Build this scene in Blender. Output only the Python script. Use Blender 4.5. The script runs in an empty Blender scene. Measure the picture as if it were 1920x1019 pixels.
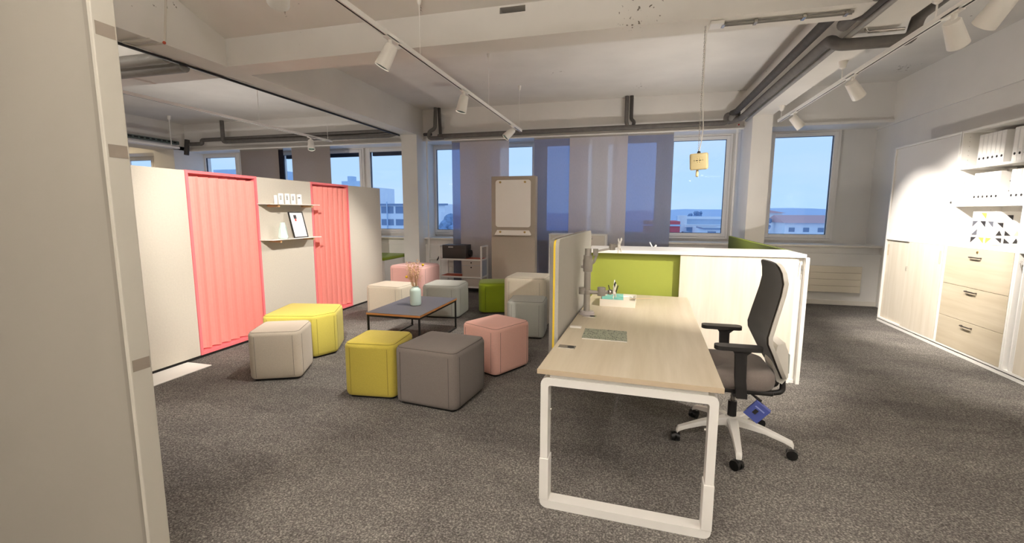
import bpy, bmesh, math, random
from mathutils import Vector, Matrix, Euler
random.seed(7)
S = bpy.context.scene
C = S.collection
PI = math.pi

# ------------------------------------------------------------------ camera
CAM_F, YAW, PITCH, ROLL = 846.0, 0.2622, 0.1306, 0.0026
cam = bpy.data.cameras.new('camera'); camo = bpy.data.objects.new('camera', cam); C.objects.link(camo)
cam.sensor_width = 36.0; cam.lens = CAM_F / 1920 * 36.0; cam.clip_start = 0.05; cam.clip_end = 3000
f_ = Vector((-math.sin(YAW)*math.cos(PITCH), math.cos(YAW)*math.cos(PITCH), -math.sin(PITCH)))
r_ = Vector((math.cos(YAW), math.sin(YAW), 0)); u_ = r_.cross(f_)
cr, sr = math.cos(ROLL), math.sin(ROLL)
r2 = r_*cr + u_*sr; u2 = -r_*sr + u_*cr
camo.matrix_world = Matrix(((r2.x, u2.x, -f_.x, 0), (r2.y, u2.y, -f_.y, 0), (r2.z, u2.z, -f_.z, 1.5), (0, 0, 0, 1)))
S.camera = camo
S.view_settings.view_transform = 'Standard'; S.view_settings.look = 'None'
S.view_settings.gamma = 1; S.view_settings.use_curve_mapping = False
S.view_settings.exposure = 0.0

# ------------------------------------------------------------------ light levels
SKY = 1.15          # dusk sky
SPOT = 1.4          # multiplier of all track spotlights
WARM = (1.0, 0.93, 0.85)

def lin(h):
    h = h.lstrip('#'); v = [int(h[i:i+2], 16)/255 for i in (0, 2, 4)]
    return tuple((c/12.92 if c <= .04045 else ((c+.055)/1.055)**2.4) for c in v)

w = bpy.data.worlds.new('dusk_sky'); S.world = w; w.use_nodes = True
nt = w.node_tree; nt.nodes.clear()
tc = nt.nodes.new('ShaderNodeTexCoord'); sp = nt.nodes.new('ShaderNodeSeparateXYZ'); nt.links.new(tc.outputs['Generated'], sp.inputs[0])
rp = nt.nodes.new('ShaderNodeValToRGB'); nt.links.new(sp.outputs['Z'], rp.inputs[0])
e = rp.color_ramp.elements
e[0].position = 0.0; e[0].color = (*lin('#b0d6ff'), 1); e[1].position = 1.0; e[1].color = (*lin('#6f9fdc'), 1)
q = rp.color_ramp.elements.new(0.22); q.color = (*lin('#b2d4fa'), 1)
mp = nt.nodes.new('ShaderNodeMapping'); mp.inputs['Scale'].default_value = (1, 1, 4.5); nt.links.new(tc.outputs['Generated'], mp.inputs[0])
nz = nt.nodes.new('ShaderNodeTexNoise'); nz.inputs['Scale'].default_value = 2.6; nz.inputs['Detail'].default_value = 5; nt.links.new(mp.outputs[0], nz.inputs['Vector'])
cr_ = nt.nodes.new('ShaderNodeValToRGB'); cr_.color_ramp.elements[0].position = .45; cr_.color_ramp.elements[1].position = .75
cr_.color_ramp.elements[1].color = (.45, .45, .45, 1); nt.links.new(nz.outputs[0], cr_.inputs[0])
mx = nt.nodes.new('ShaderNodeMix'); mx.data_type = 'RGBA'; nt.links.new(cr_.outputs[0], mx.inputs[0]); nt.links.new(rp.outputs[0], mx.inputs[6])
mx.inputs[7].default_value = (*lin('#d3e2f8'), 1)
bg = nt.nodes.new('ShaderNodeBackground'); bg.inputs[1].default_value = SKY; nt.links.new(mx.outputs[2], bg.inputs[0])
ow = nt.nodes.new('ShaderNodeOutputWorld'); nt.links.new(bg.outputs[0], ow.inputs[0])

# ------------------------------------------------------------------ helpers
ORG = {}
def thing(name, label, cat, loc=(0, 0, 0), rotz=0, group=None):
    o = bpy.data.objects.new(name, None); o.empty_display_size = .1; C.objects.link(o)
    o.location = loc; o.rotation_euler = (0, 0, rotz)
    o['label'] = label; o['category'] = cat
    if group: o['group'] = group
    ORG[o.name] = Vector(loc)
    return o
def tag(o, label, cat, group=None):
    o['label'] = label; o['category'] = cat
    if group: o['group'] = group
    return o

class MB:
    def __init__(s): s.bm = bmesh.new()
    def box(s, x0, x1, y0, y1, z0, z1, bev=0, seg=2, M=None):
        m = bmesh.new()
        bmesh.ops.create_cube(m, size=1)
        for v in m.verts:
            v.co = Vector(((x0+x1)/2+v.co.x*(x1-x0), (y0+y1)/2+v.co.y*(y1-y0), (z0+z1)/2+v.co.z*(z1-z0)))
        if bev: bmesh.ops.bevel(m, geom=m.edges[:], offset=bev, segments=seg, profile=.5, affect='EDGES')
        return s.join(m, M)
    def join(s, m, M=None):
        if M is not None: bmesh.ops.transform(m, matrix=M, verts=m.verts[:])
        me = bpy.data.meshes.new('t'); m.to_mesh(me); m.free(); s.bm.from_mesh(me); bpy.data.meshes.remove(me)
        return s
    def obox(s, c, size, rot, bev=0, seg=2):
        M = Matrix.Translation(Vector(c)) @ Euler(rot).to_matrix().to_4x4()
        return s.box(-size[0]/2, size[0]/2, -size[1]/2, size[1]/2, -size[2]/2, size[2]/2, bev, seg, M)
    def cyl(s, a, b, r0, r1=None, n=20, caps=True):
        if r1 is None: r1 = r0
        a = Vector(a); b = Vector(b); d = b-a; L = d.length
        m = bmesh.new()
        bmesh.ops.create_cone(m, cap_ends=caps, segments=n, radius1=r0, radius2=r1, depth=L)
        M = Matrix.Translation((a+b)/2) @ d.to_track_quat('Z', 'Y').to_matrix().to_4x4()
        return s.join(m, M)
    def sph(s, c, r, n=12, sc=(1, 1, 1)):
        m = bmesh.new(); bmesh.ops.create_uvsphere(m, u_segments=n, v_segments=max(6, n//2), radius=r)
        return s.join(m, Matrix.Translation(Vector(c)) @ Matrix.Diagonal((*sc, 1)))
    def tube(s, pts, r, n=10, closed=False):
        pts = [Vector(p) for p in pts]; N = len(pts); rings = []
        up = Vector((0.13, .21, 1)).normalized(); prev = None
        for i, p in enumerate(pts):
            a = pts[i-1] if (i or closed) else p; b = pts[(i+1) % N] if (i < N-1 or closed) else p
            t = (b-a).normalized()
            if prev is None: prev = up.cross(t).normalized()
            nn = (prev - t*prev.dot(t)).normalized(); prev = nn; bb = t.cross(nn)
            rr = r[i] if isinstance(r, (list, tuple)) else r
            rings.append([s.bm.verts.new(p + (nn*math.cos(2*PI*k/n)+bb*math.sin(2*PI*k/n))*rr) for k in range(n)])
        for i in range(N if closed else N-1):
            A, B = rings[i], rings[(i+1) % N]
            for k in range(n): s.bm.faces.new((A[k], A[(k+1) % n], B[(k+1) % n], B[k]))
        if not closed:
            s.bm.faces.new(rings[0][::-1]); s.bm.faces.new(rings[-1])
        return s
    def prism(s, poly, lo, hi, axis='z'):
        """poly = 2D outline; extruded along axis between lo and hi"""
        def P(u, v, t):
            return {'z': (u, v, t), 'x': (t, u, v), 'y': (u, t, v)}[axis]
        A = [s.bm.verts.new(P(u, v, lo)) for u, v in poly]; B = [s.bm.verts.new(P(u, v, hi)) for u, v in poly]
        n = len(poly)
        s.bm.faces.new(A[::-1]); s.bm.faces.new(B)
        for i in range(n): s.bm.faces.new((A[i], A[(i+1) % n], B[(i+1) % n], B[i]))
        return s
    def ring(s, outer, inner, lo, hi, axis='y'):
        def P(u, v, t): return {'z': (u, v, t), 'x': (t, u, v), 'y': (u, t, v)}[axis]
        n = len(outer); L = []
        for poly in (outer, inner):
            for t in (lo, hi): L.append([s.bm.verts.new(P(u, v, t)) for u, v in poly])
        for i in range(n):
            j = (i+1) % n
            s.bm.faces.new((L[0][i], L[0][j], L[1][j], L[1][i])); s.bm.faces.new((L[2][i], L[3][i], L[3][j], L[2][j]))
            s.bm.faces.new((L[0][i], L[2][i], L[2][j], L[0][j])); s.bm.faces.new((L[1][i], L[1][j], L[3][j], L[3][i]))
        return s
    def lathe(s, prof, c=(0, 0, 0), n=28):
        rings = []
        for r, z in prof:
            rings.append([s.bm.verts.new((c[0]+r*math.cos(2*PI*k/n), c[1]+r*math.sin(2*PI*k/n), c[2]+z)) for k in range(n)])
        for i in range(len(rings)-1):
            for k in range(n): s.bm.faces.new((rings[i][k], rings[i][(k+1) % n], rings[i+1][(k+1) % n], rings[i+1][k]))
        s.bm.faces.new(rings[0][::-1]); s.bm.faces.new(rings[-1])
        return s
    def build(s, name, mat, parent=None, smooth=False, kind=None, raw=False):
        bm = s.bm
        bmesh.ops.remove_doubles(bm, verts=bm.verts[:], dist=1e-6)
        bmesh.ops.recalc_face_normals(bm, faces=bm.faces[:])
        if parent is not None:
            org = Vector((0, 0, 0)) if raw else ORG.get(parent.name, Vector((0, 0, 0)))
        else:
            xs = [v.co.x for v in bm.verts]; ys = [v.co.y for v in bm.verts]; zs = [v.co.z for v in bm.verts]
            org = Vector(((min(xs)+max(xs))/2, (min(ys)+max(ys))/2, min(zs)))
        bmesh.ops.translate(bm, verts=bm.verts[:], vec=-org)
        me = bpy.data.meshes.new(name); bm.to_mesh(me); bm.free()
        if smooth:
            me.polygons.foreach_set('use_smooth', [True]*len(me.polygons))
            try: me.set_sharp_from_angle(angle=math.radians(42))
            except Exception: pass
        me.materials.append(mat)
        o = bpy.data.objects.new(name, me); C.objects.link(o)
        if parent is not None: o.parent = parent; ORG[o.name] = org
        else: o.location = org; ORG[o.name] = org
        if kind: o['kind'] = kind
        return o
def bx(*a, bev=0, seg=2): return MB().box(*a, bev=bev, seg=seg)
def struct(name, mb, mat, smooth=False): return mb.build(name, mat, None, smooth, 'structure')
def dup(root, loc=None, label=None, rotz=None):
    r = root.copy(); C.objects.link(r)
    if loc is not None: r.location = loc
    if rotz is not None: r.rotation_euler.z = rotz
    if label: r['label'] = label
    ORG[r.name] = Vector(r.location)
    for ch in list(root.children):
        c = ch.copy(); C.objects.link(c); c.parent = r
        for g in list(ch.children):
            d = g.copy(); C.objects.link(d); d.parent = c
    return r
def rrect(x0, x1, y0, y1, r, n=5):
    out = []
    for cx, cy, a in ((x1-r, y1-r, 0), (x0+r, y1-r, PI/2), (x0+r, y0+r, PI), (x1-r, y0+r, 1.5*PI)):
        for k in range(n+1):
            t = a+PI/2*k/n; out.append((cx+r*math.cos(t), cy+r*math.sin(t)))
    return out

# ------------------------------------------------------------------ materials
MATS = {}
def mat(name, col, rough=.6, metal=0, noise=0, nscale=20, bump=0, bscale=200, spec=.5, emit=None, trans=0, coat=0):
    if name in MATS: return MATS[name]
    m = bpy.data.materials.new(name); m.use_nodes = True; t = m.node_tree; b = t.nodes['Principled BSDF']
    c = lin(col) if isinstance(col, str) else col
    b.inputs['Base Color'].default_value = (*c, 1); b.inputs['Roughness'].default_value = rough; b.inputs['Metallic'].default_value = metal
    b.inputs['Specular IOR Level'].default_value = spec; b.inputs['Coat Weight'].default_value = coat
    tcn = t.nodes.new('ShaderNodeTexCoord')
    if noise:
        n = t.nodes.new('ShaderNodeTexNoise'); n.inputs['Scale'].default_value = nscale; n.inputs['Detail'].default_value = 4
        t.links.new(tcn.outputs['Object'], n.inputs['Vector'])
        r = t.nodes.new('ShaderNodeValToRGB'); r.color_ramp.elements[0].position = .3; r.color_ramp.elements[1].position = .7
        r.color_ramp.elements[0].color = (*[x*(1-noise) for x in c], 1); r.color_ramp.elements[1].color = (*[min(1, x*(1+noise)) for x in c], 1)
        t.links.new(n.outputs[0], r.inputs[0]); t.links.new(r.outputs[0], b.inputs['Base Color'])
    if bump:
        n = t.nodes.new('ShaderNodeTexNoise'); n.inputs['Scale'].default_value = bscale; n.inputs['Detail'].default_value = 3
        t.links.new(tcn.outputs['Object'], n.inputs['Vector'])
        bp = t.nodes.new('ShaderNodeBump'); bp.inputs['Strength'].default_value = bump; bp.inputs['Distance'].default_value = .002
        t.links.new(n.outputs[0], bp.inputs['Height']); t.links.new(bp.outputs[0], b.inputs['Normal'])
    if emit: b.inputs['Emission Color'].default_value = (*emit[0], 1); b.inputs['Emission Strength'].default_value = emit[1]
    MATS[name] = m
    return m
def fabric(name, col):
    m = mat(name, col, rough=.95, noise=.10, nscale=260, bump=.35, bscale=700, spec=.15)
    m.node_tree.nodes['Principled BSDF'].inputs['Sheen Weight'].default_value = .15
    return m
M_WALL = mat('white_plaster', '#edeae5', .9, noise=.02, nscale=3, bump=.12, bscale=40, spec=.2)
M_FRAME = mat('window_frame_paint', '#f5f1ec', .45)
M_TRIM = mat('painted_sill', '#e8e2d8', .5)
M_PIPE = mat('grey_pipe_insulation', '#6a6662', .8, noise=.12, nscale=14, bump=.3, bscale=30)
M_PIPE_D = mat('dark_pipe_insulation', '#4a4643', .8, noise=.15, nscale=14, bump=.3, bscale=30)
M_PIPE_L = mat('light_grey_pipe', '#8f8c86', .55, noise=.08, nscale=10)
M_WHITE = mat('white_powder_coat', '#f2efe9', .4)
M_WHITE_P = mat('white_plastic', '#eeeae2', .35)
M_LAC = mat('white_lacquer_board', '#efebe4', .45, noise=.01, nscale=5)
M_BLACK = mat('black_plastic', '#141313', .45)
M_RUBBER = mat('black_rubber', '#0c0c0c', .3)
M_DARK = mat('dark_gap', '#1c1a18', .8)
M_CHROME = mat('brushed_chrome', '#b9b5ae', .25, metal=1)
M_ALU = mat('grey_aluminium', '#a8a39c', .4, metal=.6)
M_GREYP = mat('warm_grey_plastic', '#8d877f', .45)
M_CONDUIT = mat('painted_conduit', '#c9c2b6', .6)
M_BRASS = mat('brass_knob', '#b59a62', .3, metal=.8)
M_MINT = mat('mint_ceramic', '#cde4dc', .45)
M_TEAL = mat('teal_plastic', '#7fc0b2', .45)

def ceiling_mat():
    m = bpy.data.materials.new('stained_concrete_paint'); m.use_nodes = True; t = m.node_tree; b = t.nodes['Principled BSDF']; b.inputs['Roughness'].default_value = .9
    b.inputs['Specular IOR Level'].default_value = .2
    tcn = t.nodes.new('ShaderNodeTexCoord')
    n = t.nodes.new('ShaderNodeTexNoise'); n.inputs['Scale'].default_value = 1.6; n.inputs['Detail'].default_value = 4
    t.links.new(tcn.outputs['Object'], n.inputs['Vector'])
    r = t.nodes.new('ShaderNodeValToRGB'); r.color_ramp.elements[0].position = .3; r.color_ramp.elements[1].position = .7
    r.color_ramp.elements[0].color = (*lin('#dcd8d1'), 1); r.color_ramp.elements[1].color = (*lin('#e6e2db'), 1); t.links.new(n.outputs[0], r.inputs[0])
    # sparse chipped spots, worn into the paint
    big = t.nodes.new('ShaderNodeTexNoise'); big.inputs['Scale'].default_value = 1.3; t.links.new(tcn.outputs['Object'], big.inputs['Vector'])
    sm = t.nodes.new('ShaderNodeTexNoise'); sm.inputs['Scale'].default_value = 26; sm.inputs['Detail'].default_value = 3; t.links.new(tcn.outputs['Object'], sm.inputs['Vector'])
    ad = t.nodes.new('ShaderNodeMath'); ad.operation = 'ADD'; t.links.new(big.outputs[0], ad.inputs[0]); t.links.new(sm.outputs[0], ad.inputs[1])
    g = t.nodes.new('ShaderNodeValToRGB'); g.color_ramp.elements[0].position = .672; g.color_ramp.elements[1].position = .70
    half = t.nodes.new('ShaderNodeMath'); half.operation = 'MULTIPLY'; half.inputs[1].default_value = .5; t.links.new(ad.outputs[0], half.inputs[0]); t.links.new(half.outputs[0], g.inputs[0])
    x = t.nodes.new('ShaderNodeMix'); x.data_type = 'RGBA'; t.links.new(g.outputs[0], x.inputs[0]); t.links.new(r.outputs[0], x.inputs[6]); x.inputs[7].default_value = (*lin('#5c5346'), 1)
    t.links.new(x.outputs[2], b.inputs['Base Color'])
    n2 = t.nodes.new('ShaderNodeTexNoise'); n2.inputs['Scale'].default_value = 14; n2.inputs['Detail'].default_value = 5; t.links.new(tcn.outputs['Object'], n2.inputs['Vector'])
    bp = t.nodes.new('ShaderNodeBump'); bp.inputs['Strength'].default_value = .12; bp.inputs['Distance'].default_value = .01; t.links.new(n2.outputs[0], bp.inputs['Height']); t.links.new(bp.outputs[0], b.inputs['Normal'])
    return m
M_CEIL = ceiling_mat()

def carpet_mat():
    m = bpy.data.materials.new('grey_flecked_carpet'); m.use_nodes = True; t = m.node_tree; b = t.nodes['Principled BSDF']
    b.inputs['Roughness'].default_value = .95; b.inputs['Specular IOR Level'].default_value = .1
    tcn = t.nodes.new('ShaderNodeTexCoord')
    # soft cloudy patches
    n1 = t.nodes.new('ShaderNodeTexNoise'); n1.inputs['Scale'].default_value = 1.7; n1.inputs['Detail'].default_value = 6; n1.inputs['Roughness'].default_value = .65
    mpn = t.nodes.new('ShaderNodeMapping'); mpn.inputs['Scale'].default_value = (.8, 1.8, 1); t.links.new(tcn.outputs['Object'], mpn.inputs[0]); t.links.new(mpn.outputs[0], n1.inputs['Vector'])
    r1 = t.nodes.new('ShaderNodeValToRGB'); r1.color_ramp.elements[0].position = .35; r1.color_ramp.elements[1].position = .65
    r1.color_ramp.elements[0].color = (*lin('#625e5b'), 1); r1.color_ramp.elements[1].color = (*lin('#74706b'), 1); t.links.new(n1.outputs[0], r1.inputs[0])
    # plank tiles 1.0 x 0.25 with slight tone offsets
    br = t.nodes.new('ShaderNodeTexBrick'); br.inputs['Scale'].default_value = 1; br.inputs['Brick Width'].default_value = 1.0; br.inputs['Row Height'].default_value = .5
    br.inputs['Mortar Size'].default_value = 0.0; br.inputs['Color1'].default_value = (.91, .91, .91, 1); br.inputs['Color2'].default_value = (1.07, 1.07, 1.07, 1)
    t.links.new(tcn.outputs['Object'], br.inputs['Vector'])
    mul = t.nodes.new('ShaderNodeMix'); mul.data_type = 'RGBA'; mul.blend_type = 'MULTIPLY'; mul.inputs[0].default_value = 1
    t.links.new(r1.outputs[0], mul.inputs[6]); t.links.new(br.outputs[0], mul.inputs[7])
    # flecks
    n2 = t.nodes.new('ShaderNodeTexNoise'); n2.inputs['Scale'].default_value = 105; n2.inputs['Detail'].default_value = 3; n2.inputs['Roughness'].default_value = .7
    t.links.new(tcn.outputs['Object'], n2.inputs['Vector'])
    r2_ = t.nodes.new('ShaderNodeValToRGB'); el = r2_.color_ramp.elements; el[0].position = .34; el[0].color = (.42, .41, .40, 1); el[1].position = .66; el[1].color = (2.1, 2.1, 2.06, 1)
    k = el.new(.52); k.color = (.95, .95, .95, 1); t.links.new(n2.outputs[0], r2_.inputs[0])
    m2 = t.nodes.new('ShaderNodeMix'); m2.data_type = 'RGBA'; m2.blend_type = 'MULTIPLY'; m2.inputs[0].default_value = 1
    t.links.new(mul.outputs[2], m2.inputs[6]); t.links.new(r2_.outputs[0], m2.inputs[7]); t.links.new(m2.outputs[2], b.inputs['Base Color'])
    bp = t.nodes.new('ShaderNodeBump'); bp.inputs['Strength'].default_value = .6; bp.inputs['Distance'].default_value = .004; t.links.new(n2.outputs[0], bp.inputs['Height']); t.links.new(bp.outputs[0], b.inputs['Normal'])
    return m
M_CARPET = carpet_mat()

def wood_mat(name, c0, c1, axis='z', scale=1.0, rough=.45):
    m = bpy.data.materials.new(name); m.use_nodes = True; t = m.node_tree; b = t.nodes['Principled BSDF']; b.inputs['Roughness'].default_value = rough
    tcn = t.nodes.new('ShaderNodeTexCoord'); mpn = t.nodes.new('ShaderNodeMapping')
    s = {'x': (.6, 9, 9), 'y': (9, .6, 9), 'z': (9, 9, .6)}[axis]
    mpn.inputs['Scale'].default_value = tuple(k*scale for k in s); t.links.new(tcn.outputs['Object'], mpn.inputs[0])
    n = t.nodes.new('ShaderNodeTexNoise'); n.inputs['Scale'].default_value = 1.6; n.inputs['Detail'].default_value = 7; n.inputs['Roughness'].default_value = .6; t.links.new(mpn.outputs[0], n.inputs['Vector'])
    r = t.nodes.new('ShaderNodeValToRGB'); r.color_ramp.elements[0].position = .3; r.color_ramp.elements[1].position = .72
    r.color_ramp.elements[0].color = (*lin(c0), 1); r.color_ramp.elements[1].color = (*lin(c1), 1); t.links.new(n.outputs[0], r.inputs[0]); t.links.new(r.outputs[0], b.inputs['Base Color'])
    return m
M_OAKX = wood_mat('pale_acacia_x', '#cdbb9d', '#e0d2b9', 'x')
M_OAKY = wood_mat('pale_acacia_y', '#bcae95', '#cdc1ab', 'y')
M_OAKZ = wood_mat('pale_acacia_z', '#d2c7b4', '#e3dacb', 'z')
M_OAKEDGE = wood_mat('pale_acacia_edge', '#b8a68c', '#c5b399', 'x')
M_PLY = wood_mat('plywood_edge', '#b9783f', '#d79a5e', 'x', 2)
M_PEG = mat('beech_peg', '#d2a878', .6)

def glass_mat():
    m = bpy.data.materials.new('window_glass'); m.use_nodes = True; t = m.node_tree; t.nodes.clear()
    o = t.nodes.new('ShaderNodeOutputMaterial'); tr = t.nodes.new('ShaderNodeBsdfTransparent'); gl = t.nodes.new('ShaderNodeBsdfGlossy'); gl.inputs['Roughness'].default_value = .03
    fr = t.nodes.new('ShaderNodeFresnel'); fr.inputs['IOR'].default_value = 1.45; mxx = t.nodes.new('ShaderNodeMixShader')
    tr.inputs[0].default_value = (.99, .995, 1, 1); ge = t.nodes.new('ShaderNodeNewGeometry'); sb = t.nodes.new('ShaderNodeMath'); sb.operation = 'SUBTRACT'; sb.inputs[0].default_value = 1; t.links.new(ge.outputs['Backfacing'], sb.inputs[1]); ml = t.nodes.new('ShaderNodeMath'); ml.operation = 'MULTIPLY'; t.links.new(fr.outputs[0], ml.inputs[0]); t.links.new(sb.outputs[0], ml.inputs[1]); t.links.new(ml.outputs[0], mxx.inputs[0]); t.links.new(tr.outputs[0], mxx.inputs[1]); t.links.new(gl.outputs[0], mxx.inputs[2]); t.links.new(mxx.outputs[0], o.inputs[0])
    return m
M_GLASS = glass_mat()
def sheer_mat(name, col, alpha, tint=(1, 1, 1)):
    m = bpy.data.materials.new(name); m.use_nodes = True; t = m.node_tree; t.nodes.clear()
    o = t.nodes.new('ShaderNodeOutputMaterial'); tr = t.nodes.new('ShaderNodeBsdfTransparent'); tr.inputs[0].default_value = (*tint, 1)
    d = t.nodes.new('ShaderNodeBsdfDiffuse'); c = lin(col)
    tcn = t.nodes.new('ShaderNodeTexCoord'); n = t.nodes.new('ShaderNodeTexNoise'); n.inputs['Scale'].default_value = 180
    mpn = t.nodes.new('ShaderNodeMapping'); mpn.inputs['Scale'].default_value = (1, 1, .12); t.links.new(tcn.outputs['Object'], mpn.inputs[0]); t.links.new(mpn.outputs[0], n.inputs['Vector'])
    r = t.nodes.new('ShaderNodeValToRGB'); r.color_ramp.elements[0].color = (*[x*.88 for x in c], 1); r.color_ramp.elements[1].color = (*[min(1, x*1.1) for x in c], 1)
    t.links.new(n.outputs[0], r.inputs[0]); t.links.new(r.outputs[0], d.inputs[0])
    mxx = t.nodes.new('ShaderNodeMixShader'); mxx.inputs[0].default_value = 1-alpha
    tl = t.nodes.new('ShaderNodeBsdfTranslucent'); t.links.new(r.outputs[0], tl.inputs[0]); md = t.nodes.new('ShaderNodeMixShader'); md.inputs[0].default_value = .25
    t.links.new(d.outputs[0], md.inputs[1]); t.links.new(tl.outputs[0], md.inputs[2])
    t.links.new(tr.outputs[0], mxx.inputs[1]); t.links.new(md.outputs[0], mxx.inputs[2]); t.links.new(mxx.outputs[0], o.inputs[0])
    return m
M_SHEER_B = sheer_mat('beige_sheer_fabric', '#f0e8e2', .34, (.8, .88, 1))
M_SHEER_D = sheer_mat('charcoal_sheer_fabric', '#c2bbbb', .52, (.6, .75, 1))

# ------------------------------------------------------------------ lights: track spotlights
M_LENS = mat('lit_lens', '#ffffff', .3, emit=((1, .93, .82), 14))
M_BAFFLE = mat('grey_green_baffle', '#4c5650', .3, metal=.5)
def spotlight(px, py, pz, target, power, label, group, size=62, blend=.75, lens_on=True, emit_light=True, ln=.175, r0=.047, r1=.059):
    """track head: adapter box under the track, knuckle, tapered can aimed at target"""
    t = thing('track_spotlight', label, 'lamp', (px, py, pz), 0, group)
    bx(px-.018, px+.018, py-.09, py+.09, pz-.012, pz+.012, bev=.003).build('adapter', M_WHITE_P, t)
    MB().cyl((px, py-.02, pz-.01), (px, py-.02, pz-.07), .017, n=16).build('knuckle', M_WHITE_P, t, True)
    top = Vector((px, py-.02, pz-.085)); d = (Vector(target)-top).normalized()
    a = top + d*(-.035); b = top + d*(ln-.035)
    m = MB(); n = 28
    q = d.to_track_quat('Z', 'Y').to_matrix().to_4x4()
    prof = [(.0001, 0), (r0*.9, 0), (r0, .006), (r1, ln), (r1-.005, ln), (r1-.008, ln-.01), (r1-.022, ln-.055), (.0001, ln-.056)]
    m.lathe(prof, n=n); bmesh.ops.transform(m.bm, matrix=Matrix.Translation(a) @ q, verts=m.bm.verts[:])
    can = m.build('can', M_WHITE_P, t, True)
    m = MB().lathe([(r1-.0075, ln-.008), (r1-.0215, ln-.053), (r1-.024, ln-.053), (r1-.010, ln-.008)], n=n); bmesh.ops.delete(m.bm, geom=[f for f in m.bm.faces if len(f.verts) > 4], context='FACES')
    bmesh.ops.transform(m.bm, matrix=Matrix.Translation(a) @ q, verts=m.bm.verts[:]); m.build('baffle', M_BAFFLE, can, True)
    MB().cyl(b-d*.054, b-d*.051, r1-.024, n=n).build('lens', M_LENS if lens_on else M_BAFFLE, can)
    if emit_light:
        ld = bpy.data.lights.new('spot_beam', 'SPOT'); ld.energy = power*SPOT; ld.spot_size = math.radians(size); ld.spot_blend = blend
        ld.color = WARM; ld.shadow_soft_size = .018
        lo = bpy.data.objects.new('spot_beam', ld); C.objects.link(lo); lo.parent = t
        lo.matrix_parent_inverse = Matrix.Identity(4)
        mw = Matrix.Translation(b+d*.01) @ d.to_track_quat('-Z', 'Y').to_matrix().to_4x4()
        lo.matrix_local = Matrix.Translation(-Vector((px, py, pz))) @ mw
    return t

def track(name, x, y0, y1, z, label, wires, ceil_z, rose_r=.02, rod=.003):
    t = thing(name, label, 'track', (x, (y0+y1)/2, z))
    m = MB(); m.box(x-.018, x-.006, y0, y1, z, z+.035); m.box(x+.006, x+.018, y0, y1, z, z+.035); m.box(x-.006, x+.006, y0, y1, z+.02, z+.035)
    m.box(x-.018, x+.018, y0-.01, y0, z, z+.035); m.box(x-.018, x+.018, y1, y1+.01, z, z+.035)
    m.build('rail', M_WHITE, t)
    bx(x-.0062, x+.0062, y0, y1, z-.0006, z+.004).build('slot', M_DARK, t)
    for wy in wires:
        cz = ceil_z(wy) if callable(ceil_z) else ceil_z
        MB().cyl((x, wy, z+.03), (x, wy, cz-.03), rod, n=8).build('suspension_wire', M_WHITE, t)
        MB().lathe([(.008, -.075), (rose_r*.8, -.06), (rose_r, -.03), (rose_r*1.25, 0)], (x, wy, cz), 20).build('ceiling_rose', M_WHITE_P, t, True)
    return t
TL, TR = (-1.83, 2.80), (1.93, 2.775)
CEIL, NEARC, BEAM = 3.49, 3.49, 2.98
def nearceil(y): return NEARC if y < 3.25 else 3.49-.24*(y-3.25)/.7 if y < 3.95 else (BEAM if y < 4.25 else CEIL)
track('lighting_track', TL[0], -2.2, 7.35, TL[1], 'long white lighting track hung on wires over the stools and coffee table', [-1.7, .05, 1.85, 3.75, 5.66, 7.25], nearceil, .022)
track('lighting_track', TR[0], -1.6, 7.35, TR[1], 'white lighting track hung close under the right-hand concrete beam', [-1.2, .8, 2.6, 3.9, 5.35, 7.27], BEAM, .034, .006)
gL, gR = 'spotlights on the left track', 'spotlights on the right track'
spotlight(TL[0], 3.26, TL[1], (-3.0, 2.85, .4), 130, 'large white spotlight on the left track, the biggest of them fully in view', gL)
spotlight(TL[0], 4.80, TL[1], (-2.35, 4.55, .3), 150, 'white spotlight on the left track hanging almost straight down', gL)
spotlight(TL[0], 6.80, TL[1], (-3.7, 5.7, .6), 230, 'white spotlight at the window end of the left track', gL)
spotlight(TL[0]-.02, 2.17, TL[1]-.01, (-4.2, 4.4, 1.1), 430, 'spotlight cut by the top edge of the picture, only its rim showing', gL)
spotlight(TR[0], 6.72, TR[1], (3.35, 6.7, 1.0), 160, 'smallest white spotlight at the window end of the right track', gR)
spotlight(TR[0], 5.12, TR[1], (3.35, 6.0, 1.15), 300, 'white spotlight in the middle of the right track, aimed at the wall cabinets', gR)
spotlight(TR[0], 3.72, TR[1], (3.35, 4.9, .8), 260, 'white spotlight on the right track in front of the pipe bend', gR)
spotlight(TR[0], 3.25, TR[1], (1.35, 4.9, 0.9), 100, 'nearest white spotlight of the right track, cut by the top edge, dark rim facing down', gR, ln=.21, r0=.05, r1=.062)
spotlight(TR[0], 2.42, TR[1], (.6, 4.35, .7), 340, 'white spotlight on the right track aimed back at the sideboard', gR, size=58)
spotlight(TR[0], 0.3, TR[1], (.1, 2.6, .7), 60, 'white spotlight added out of view on the right track to brighten the desk', gR)  # extra head added above the frame to brighten the desk

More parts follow.
